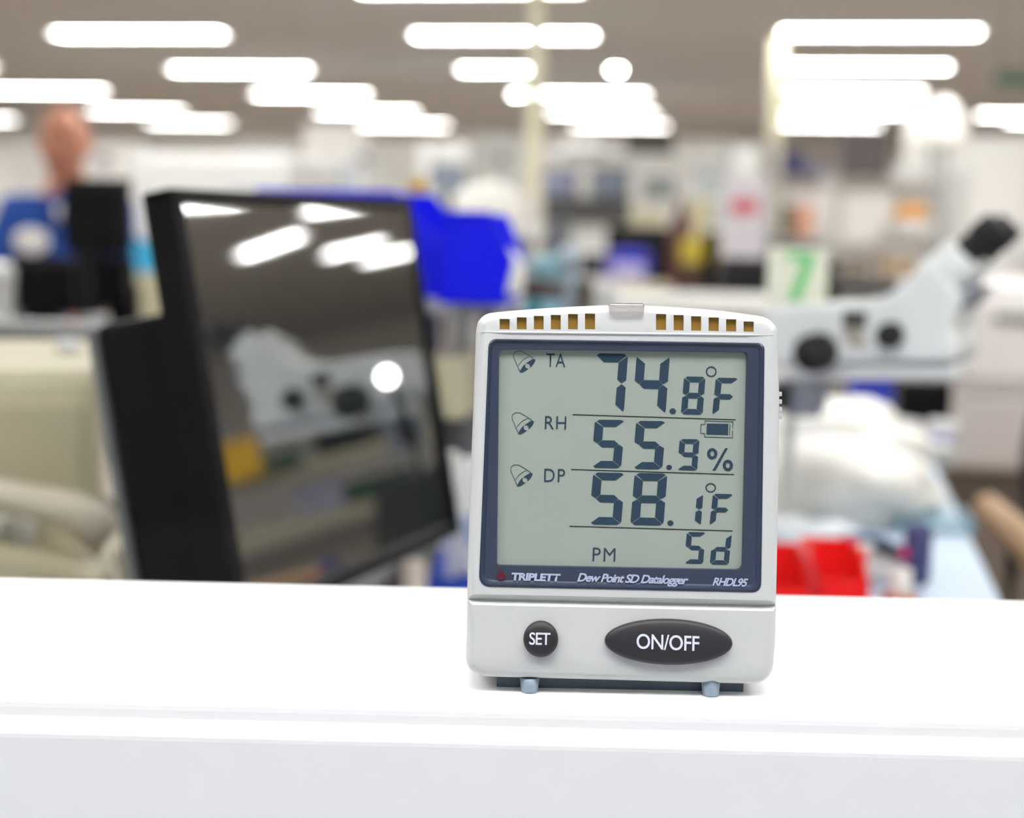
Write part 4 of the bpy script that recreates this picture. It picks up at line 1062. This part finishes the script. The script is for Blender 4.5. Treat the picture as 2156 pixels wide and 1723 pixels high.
carton(1010, 1095, 640, 2.95, ZB, mat('pale_rose', (206, 192, 196), .6), 'pale rose carton behind the low blue bin', depth=.12)
# pale counter right behind the logger
c = at(1480, 3.9, 640)
bench('white_counter', c.x, c.y + .2, .60, .5, W(1480, 632, 3.9).z, 'high white counter just behind the top of the data logger', white_pl, lite_gr, 'counter', cab=white_pl)

# ------------------------------------------------------------------ far lab: left and middle
cabinet(20, 268, 300, 12.0, 'long low white cupboard behind the man', white_pl, nd=4)
cabinet(500, 640, 300, 12.5, 'white cupboard with small dark fitting near the machine', white_pl, nd=2)
cabinet(640, 742, 262, 11.5, 'taller white cupboard above the middle of the glossy monitor', white_pl, nd=2)
cabinet(745, 885, 300, 12.5, 'white cupboard between the tall one and the yellow cube', white_pl, nd=2)
cabinet(985, 1098, 285, 12.5, 'white cupboard beside the tall cream pole', offwhite, nd=2)
cabinet(888, 980, 300, 13.0, 'white cupboard above the grey monitor', white_pl, nd=1)
cabinet(1112, 1545, 292, 14.0, 'wide white cupboard added to brighten the view far behind the shelving with grey-blue bins', white_pl, nd=4)  # white front added so the dim back wall reads brighter
c = at(770, 9.0); bench('far_bench', c.x, c.y, 1.9, .7, ZB, 'far white bench before the white cupboards', white_pl, lite_gr)
monitor(905, 980, 345, 402, 9.0, ZB, 'grey-blue monitor above the blue bin', body=mid_gr, scr=mat('greyblue_screen', (120, 132, 148), .3))
carton(645, 738, 345, 9.0, ZB, mat('bluish_grey', (178, 188, 198), .5), 'bluish-grey instrument on the far bench', 'grey_instrument', 'instrument', depth=.3)
for px, py, d_, lb_ in ((527, 345, 9.0, 'small dark camera on a post above the glossy monitor'), (770, 335, 9.1, 'small dark camera on a post next to the tall white cupboard'),
                        (1058, 335, 9.2, 'small dark camera on a post near the tall cream pole'), (222, 335, 9.0, 'small dark camera on a post beside the bald head')):
    p = W(px, py, d_); t = thing('post_camera', lb_, 'camera', (p.x, p.y, 0 if px < 300 else ZB), RY)
    zb_ = p.z - (0 if px < 300 else ZB)
    MB().box((0, 0, zb_), (.055, .10, .055), .01).build('camera_body', mid_gr, t)
    MB().cyl((0, -.05, zb_), (0, -.08, zb_), .02).build('lens', dark_gr, t)
    MB().cyl((0, 0, 0), (0, 0, zb_ - .025), .01).build('camera_post', lite_gr, t); MB().cyl((0, 0, 0), (0, 0, .01), .06).build('post_base', lite_gr, t)
lumpy('white_bag', bag_m, W(1030, 470, 3.7), (.175, .15, .105), 'big white plastic bag behind the blue bin', 'bag', 6.6)
bz_ = W(1030, 470, 3.7)
bench('bag_shelf', bz_.x, bz_.y, .26, .26, bz_.z, 'narrow high white stand carrying the big white plastic bag', white_pl, lite_gr, 'stand')
c = at(1075, 4.3); carton(1070, 1105, 430, 4.3, ZB, mat('dusty_rose', (178, 140, 150), .6), 'dusty rose carton half behind the tall cream pole', depth=.12)
bench('small_table', at(1088, 4.3).x, at(1088, 4.3).y, .3, .3, ZB, 'plain table at the foot of the tall cream pole', lite_gr, dark_gr, 'table')

# ------------------------------------------------------------------ far lab: right
dR = 6.6
zr1s, zr2s, zr3s = W(1800, 372, dR).z, W(1800, 500, dR).z, W(1800, 600, dR).z
c = at(1800, dR)
rack(c.x + .02, c.y + .2, .80, .45, (.2, zr3s, zr2s, zr1s), 1.50, 'white shelving unit with slate bins above the microscope', shm=white_pl)
storage_bin(1648, 1690, 315, dR, zr1s, navy_bin, 'tall slate-blue bin beside the shorter pole', depth=.25, front=.9)
storage_bin(1690, 1732, 338, dR, zr1s, mat('soft_slate', (126, 130, 152), .5), 'shorter slate-grey bin next to the tall slate-blue one', depth=.25, front=.9)
carton(1776, 1868, 278, dR, zr1s, mat('charcoal_box', (98, 92, 92), .6), 'charcoal box on the top board of the shelving', depth=.25)
carton(1888, 1955, 395, dR + .1, zr2s, white_pl, 'white carton behind the orange bundle', depth=.2)
carton(1660, 1760, 384, dR + .1, zr2s, white_pl, 'wide white carton on the board below the slate bins', depth=.2)
carton(1768, 1880, 388, dR + .1, zr2s, paper, 'long white carton in the middle of the second board', depth=.2)
lumpy('orange_bundle', orange, (W(1918, 460, dR - .12).x, W(1918, 460, dR - .12).y, W(1918, 460, dR - .12).z - .0), (.15, .1, .07), 'orange bundle lying on the white tub', 'bundle', 4.4)
zz9 = W(1918, 462, dR - .12).z
t = thing('white_tub', 'white round tub with the orange bundle on it', 'tub', (W(1918, 460, dR - .12).x, W(1918, 460, dR - .12).y, zr2s), RY)
MB().lathe([(0, 0), (.09, 0), (.11, (zz9 - zr2s) * .9), (0, (zz9 - zr2s) * .9)], 28).build('tub_body', white_pl, t)
MB().lathe([(0, (zz9 - zr2s) * .9), (.114, (zz9 - zr2s) * .9), (.11, zz9 - zr2s), (0, zz9 - zr2s)], 28).build('lid', white_pl, t)
carton(1645, 1672, 432, dR - .1, zr2s, mat('khaki', (112, 106, 84), .6), 'small khaki box next to the salmon one', depth=.1)
carton(1676, 1712, 430, dR - .1, zr2s, mat('salmon', (232, 170, 140), .6), 'small salmon box on the second board', depth=.1)
carton(1618, 1735, 505, dR - .3, zr3s, mid_gr, 'flat mid-grey case below the salmon box', 'equipment_case', 'case', depth=.2)
carton(1760, 1830, 545, dR, zr3s, mat('taupe', (146, 134, 122), .6), 'taupe box on the lowest visible board', depth=.2)
carton(1850, 1925, 535, dR, zr3s, mat('sand', (188, 166, 140), .6), 'sand-coloured box beside the taupe one', depth=.2)
c = at(1850, 4.4, 600); hbk = W(1830, 590, 4.4).z
bench('dark_bench', c.x + .02, c.y, .46, .4, hbk, 'dark bench top showing just above the microscope arm', black_pl, dark_gr)
# white bags on top of a cabinet
pw = W(1945, 330, 7.4); pw2 = W(1995, 325, 7.4)
cabinet(1905, 2040, 335, 7.5, 'white cabinet with white bags heaped on its top', offwhite, nd=2, dp=.45)
lumpy('white_bag', bag_m, (pw.x, pw.y + .22, W(1970, 335, 7.5).z), (.11, .16, .27), 'smaller white bag on the white cabinet, nearer the charcoal box', 'bag', 2.9)
lumpy('white_bag', bag_m, (pw2.x + .03, pw2.y + .2, W(1970, 335, 7.5).z), (.22, .18, .31), 'bigger white bag on the white cabinet', 'bag', 7.7)
cabinet(2044, 2300, 288, 8.6, 'tall white cabinet at the photo edge above the eyepieces', white_pl, nd=2)
c = W(2120, 585, 3.6)
t = thing('white_instrument', 'big rounded white instrument behind the eyepieces', 'instrument', (c.x + .06, c.y + .2, 0), RY)
MB().box((0, 0, c.z * .84), (.52, .45, c.z * .30), .06).build('upper_shell', mat('shell_white', (238, 234, 234), .5), t)
box('lower_shell', mat('shell_grey', (206, 200, 198), .5), (0, 0, c.z * .60), (.50, .42, c.z * .20), .02, t)
box('pedestal', mat('taupe_metal', (128, 116, 106), .5), (0, .03, c.z * .25), (.42, .34, c.z * .5), .01, t)
box('dark_slot', mat('slot_grey', (150, 154, 148), .5), (.02, -.228, c.z * .9), (.16, .01, .02), 0, t)
# green exit sign hanging from the ceiling
p = W(2132, 166, 8.2)
t = thing('hanging_sign', 'small dark green sign hanging from the ceiling at the photo edge', 'sign', (p.x, p.y, ZC), RY)
zl_ = ZC - p.z
box('sign_board', mat('sign_green', (56, 84, 66), .5), (0, 0, -zl_), (.20, .03, .085), .004, t)
for s in (-1, 1): MB().cyl((s * .07, 0, -zl_ + .04), (s * .07, 0, 0), .004, n=8).build('hanger_rod', mid_gr, t)

# side shelving, out of the frame but mirrored in the glossy screen
_h, _d = glint(690, 1000); rc = _h + _d * 2.05; hd = math.atan2(_d.x, _d.y)
zb1 = (glint(600, 1105)[0] + glint(600, 1105)[1] * 1.95).z; zb2 = (glint(600, 985)[0] + glint(600, 985)[1] * 1.95).z
ux = Vector((math.cos(-hd), math.sin(-hd), 0))
sr = thing('side_shelf', 'low beige shelf unit mirrored in the glossy screen', 'shelf', (rc.x, rc.y, 0), -hd)
for z_ in (.2, zb1, zb2): box('board', beige, (0, 0, z_ - .012), (.9, .30, .024), .003, sr)
for sx_ in (-1, 1): box('side_panel', mid_gr, (sx_ * .46, 0, (zb2 + .1) / 2), (.02, .30, zb2 + .1), .003, sr)
def on_side(px, py, w_, h_, d_, zb_, m_, nm_, cat_, lb_):
    a_, b_ = glint(px, py); p_ = a_ + b_ * 1.98; w_ *= 1.22; h_ *= 1.22; t_ = thing(nm_, lb_, cat_, (p_.x, p_.y, zb_), -hd)
    MB().box((0, 0, h_ * .43), (w_, d_, h_ * .86), .003).build('box_body', m_, t_); MB().box((0, 0, h_ * .93), (w_ * 1.03, d_ * 1.03, h_ * .14), .003).build('lid', m_, t_)
on_side(488, 930, .075, .065, .1, zb2, yellow, 'yellow_box', 'box', 'yellow box on the side shelf, mirrored in the glossy screen')
on_side(720, 945, .09, .075, .1, zb2, black_pl, 'black_box', 'box', 'larger black box on the side shelf, mirrored in the screen')
on_side(810, 950, .08, .06, .1, zb2, dark_gr, 'dark_box', 'box', 'smaller dark box on the side shelf, mirrored in the screen')
on_side(580, 945, .08, .025, .1, zb2, green_m, 'green_case', 'case', 'flat green case beside the mirrored yellow box')
on_side(790, 1070, .16, .035, .1, zb1, green_m, 'green_case', 'case', 'dark green case on the lower board of the side shelf')
on_side(680, 1070, .08, .05, .1, zb1, mat('lavender_grey', (170, 170, 196), .5), 'lavender_box', 'box', 'lavender grey box on the lower board of the side shelf')

# ------------------------------------------------------------------ the man in blue
def person():
    hc = W(137, 300, 4.9)
    H = hc.z
    t = thing('person', 'bald man in blue jacket with white oval patch, facing the window', 'person', (hc.x, hc.y, 0), R(6))
    sh = H - 0.24                                    # shoulder height
    V, E, RA = [], [], []
    def v(x, y, z, r): V.append((x, y, z)); RA.append(r); return len(V) - 1
    def chain(a, pts):
        for p in pts:
            k = v(*p); E.append((a, k)); a = k
        return a
    pel = v(0, .05, .60, .15)
    ab = chain(pel, [(0, .05, .78, .14), (0, .04, .95, .16), (0, .03, sh - .04, .13)])
    nk = chain(ab, [(0, .02, sh + .06, .070), (0, .0, H - .10, .066), (0, -.005, H - .04, .066)])
    ends = []
    for s in (-1, 1):
        s1 = chain(ab, [(s * .17, .03, sh - .015, .072), (s * .25, .0, .86, .052), (s * .24, -.12, .80, .045), (s * .15, -.30, .80, .032), (s * .14, -.36, .80, .036), (s * .135, -.39, .80, .034)])
        for k in range(4):
            fx = s * (.135 + (k - 1.5) * .018); ln = (.065, .075, .07, .055)[k]
            a = chain(s1, [(fx, -.42, .80, .0095), (fx, -.42 - ln * .5, .795, .009), (fx, -.42 - ln * .8, .775, .008), (fx, -.42 - ln * .85, .76, .007)])
        chain(s1, [(s * .135 - s * .035, -.375, .795, .0115), (s * .135 - s * .05, -.40, .785, .0095), (s * .135 - s * .055, -.425, .775, .008)])
        chain(pel, [(s * .10, -.02, .60, .095), (s * .13, -.40, .60, .065), (s * .13, -.40, .26, .045), (s * .13, -.39, .14, .036), (s * .13, -.46, .10, .035), (s * .13, -.56, .09, .026)])
    me = bpy.data.meshes.new('body'); me.from_pydata(V, E, []); me.update()
    bm = bmesh.new(); bm.from_mesh(me); L = bm.verts.layers.skin.verify(); bm.verts.ensure_lookup_table()
    for vv, r in zip(bm.verts, RA): vv[L].radius = (r, r * (.72 if r > .12 else 1)); vv[L].use_root = False
    bm.verts[0][L].use_root = True
    bm.to_mesh(me); bm.free()
    ob = bpy.data.objects.new('tmp', me); COL.objects.link(ob)
    ob.modifiers.new('s', 'SKIN'); sb = ob.modifiers.new('u', 'SUBSURF'); sb.levels = 2
    bpy.context.view_layer.update()
    m2 = bpy.data.meshes.new_from_object(ob.evaluated_get(bpy.context.evaluated_depsgraph_get())); bpy.data.objects.remove(ob)
    # head
    b = bmesh.new(); b.from_mesh(m2)
    h = bmesh.new(); bmesh.ops.create_uvsphere(h, u_segments=48, v_segments=36, radius=1)
    for q_ in h.verts:
        x, y, z = q_.co
        wz = 1 - .07 * max(0, -z) ** 1.5 - .03 * max(0, z)
        bulge = 1 + .16 * max(0, z) ** 2 * (1 - z * z)
        X_, Y_, Z_ = x * .079 * wz * bulge * (1 + .10 * max(0, z)), y * .098 * (1 - .10 * max(0, -z)) * (1 + .10 * max(0, z)), z * (.118 if z > 0 else .124)
        if y < 0:
            f = math.exp(-((x / .15) ** 2) - ((z + .16) / .18) ** 2); Y_ -= .040 * f                     # nose
            for s in (-1, 1): Y_ += .020 * math.exp(-((x - s * .36) / .2) ** 2 - ((z - .05) / .13) ** 2)   # eye sockets
            Y_ -= .006 * math.exp(-((z - .24) / .1) ** 2) * (1 - x * x)                                     # brow
            Y_ -= .006 * math.exp(-(x / .3) ** 2 - ((z + .47) / .09) ** 2)                                  # lips
            Y_ -= .012 * math.exp(-(x / .35) ** 2 - ((z + .82) / .16) ** 2)                                 # chin
        q_.co = Vector((X_, Y_ - .02, Z_ + H))
    for s in (-1, 1):
        bmesh.ops.create_uvsphere(h, u_segments=14, v_segments=10, radius=1, matrix=Matrix.Translation((s * .080, .0, H - .008)) @ Matrix.Rotation(s * .35, 4, 'Z') @ Matrix.Diagonal((.011, .021, .033, 1)))
    tmpm = bpy.data.meshes.new('h'); h.to_mesh(tmpm); h.free(); b.from_mesh(tmpm)
    m3 = bpy.data.meshes.new('body'); b.to_mesh(m3); b.free()
    ob = bpy.data.objects.new('tmp', m3); COL.objects.link(ob)
    rm = ob.modifiers.new('r', 'REMESH'); rm.mode = 'VOXEL'; rm.voxel_size = .006; rm.use_smooth_shade = True
    bpy.context.view_layer.update()
    m4 = bpy.data.meshes.new_from_object(ob.evaluated_get(bpy.context.evaluated_depsgraph_get())); bpy.data.objects.remove(ob)
    m4.materials.clear(); m4.materials.append(skin)
    body = bpy.data.objects.new('body', m4); COL.objects.link(body); body.parent = t
    for s in (-1, 1):
        MB().lathe([(0, -.011), (.009, -.007), (.012, 0), (.009, .007), (0, .011)], 16, Matrix.Translation((s * .028, -.103, H + .006))).build('eye', mat('eye_dark', (70, 50, 44), .3), t)
        MB().tube([(s * .012, -.117, H + .028), (s * .03, -.115, H + .034), (s * .046, -.102, H + .028)], .0045, 8).build('eyebrow', mat('grey_hair', (120, 104, 94), .8), t)
    MB().tube([(-.024, -.108, H - .06), (0, -.121, H - .057), (.024, -.108, H - .06)], [.004, .008, .004], 8).build('mouth', mat('lip', (112, 48, 42), .6), t)
    # clothes: loose shells round the same joints
    def cloth(name, m, Vv, Ee, Rr, cut=None):
        me = bpy.data.meshes.new(name); me.from_pydata(Vv, Ee, []); me.update()
        bm = bmesh.new(); bm.from_mesh(me); L = bm.verts.layers.skin.verify(); bm.verts.ensure_lookup_table()
        for vv, r in zip(bm.verts, Rr): vv[L].radius = (r, r * (.75 if r > .12 else 1))
        bm.verts[0][L].use_root = True; bm.to_mesh(me); bm.free()
        ob = bpy.data.objects.new(name, me); COL.objects.link(ob)
        ob.modifiers.new('s', 'SKIN'); sb = ob.modifiers.new('u', 'SUBSURF'); sb.levels = 2
        bpy.context.view_layer.update()
        mm = bpy.data.meshes.new_from_object(ob.evaluated_get(bpy.context.evaluated_depsgraph_get())); bpy.data.objects.remove(ob)
        mm.materials.clear(); mm.materials.append(m)
        for p_ in mm.polygons: p_.use_smooth = True
        o_ = bpy.data.objects.new(name, mm); COL.objects.link(o_); o_.parent = t; return o_
    Vv, Ee, Rr = [(0, .05, .62), (0, .05, .78), (0, .04, .95), (0, .03, sh - .04), (0, .022, sh + .060)], [(0, 1), (1, 2), (2, 3), (3, 4)], [.175, .17, .19, .17, .088]
    for s in (-1, 1):
        k = len(Vv); Vv += [(s * .175, .03, sh - .015), (s * .25, .0, .86), (s * .24, -.12, .80), (s * .17, -.27, .80)]; Rr += [.092, .072, .064, .05]; Ee += [(3, k), (k, k + 1), (k + 1, k + 2), (k + 2, k + 3)]
    jk = cloth('jacket', jacket, Vv, Ee, Rr)
    Vv, Ee, Rr = [(0, .05, .60)], [], [.165]
    for s in (-1, 1):
        k = len(Vv); Vv += [(s * .10, -.02, .60), (s * .13, -.40, .60), (s * .13, -.40, .26), (s * .13, -.39, .16)]; Rr += [.105, .08, .062, .055]; Ee += [(0, k), (k, k + 1), (k + 1, k + 2), (k + 2, k + 3)]
    cloth('trousers', trouser, Vv, Ee, Rr)
    MB().lathe([(.066, 0), (.072, .02), (.066, .045), (.062, .045), (.064, 0)], 24, Matrix.Translation((0, .015, sh + .035))).build('collar', mat('jacket_dark', (24, 60, 140), .8), t)
    b = MB(); b.prism([(-.018, sh + .03), (.018, sh + .03), (.010, sh - .02), (-.0, sh - .035)], -.130, -.095); b.build('white_shirt', white_pl, t)
    for s in (-1, 1):
        b = MB(); b.prism([(s * .018, sh + .05), (s * .060, sh + .045), (s * .045, sh - .01), (s * .004, sh - .045)], -.136, -.10); b.build('lapel', mat('jacket_dark', (24, 60, 140), .8), t)
    b = MB(); b.lathe([(0, .0), (.058, .0), (.06, .006), (.05, .012), (0, .014)], 28, Matrix.Translation((-.088, -.128, sh - .098)) @ Matrix.Rotation(R(90), 4, 'X') @ Matrix.Diagonal((1, .78, 1, 1))); b.build('white_patch', white_pl, t)
    for s in (-1, 1): MB().box((s * .13, -.46, .05), (.09, .27, .10), .03).build('shoe', black_rub, t)
    s_ = thing('lab_stool', 'black lab stool under the seated man in blue', 'stool', (hc.x, hc.y, 0), R(6))
    MB().cyl((0, .06, .42), (0, .06, .475), .19, .19, 32, .015).build('seat', black_rub, s_)
    MB().cyl((0, .06, .06), (0, .06, .42), .025).build('column', metal, s_)
    for k in range(5):
        a = 2 * PI * k / 5 + .3; MB().tube([(0, .06, .08), (.26 * math.cos(a), .06 + .26 * math.sin(a), .02)], [.022, .018]).build('leg', black_pl, s_)
person()
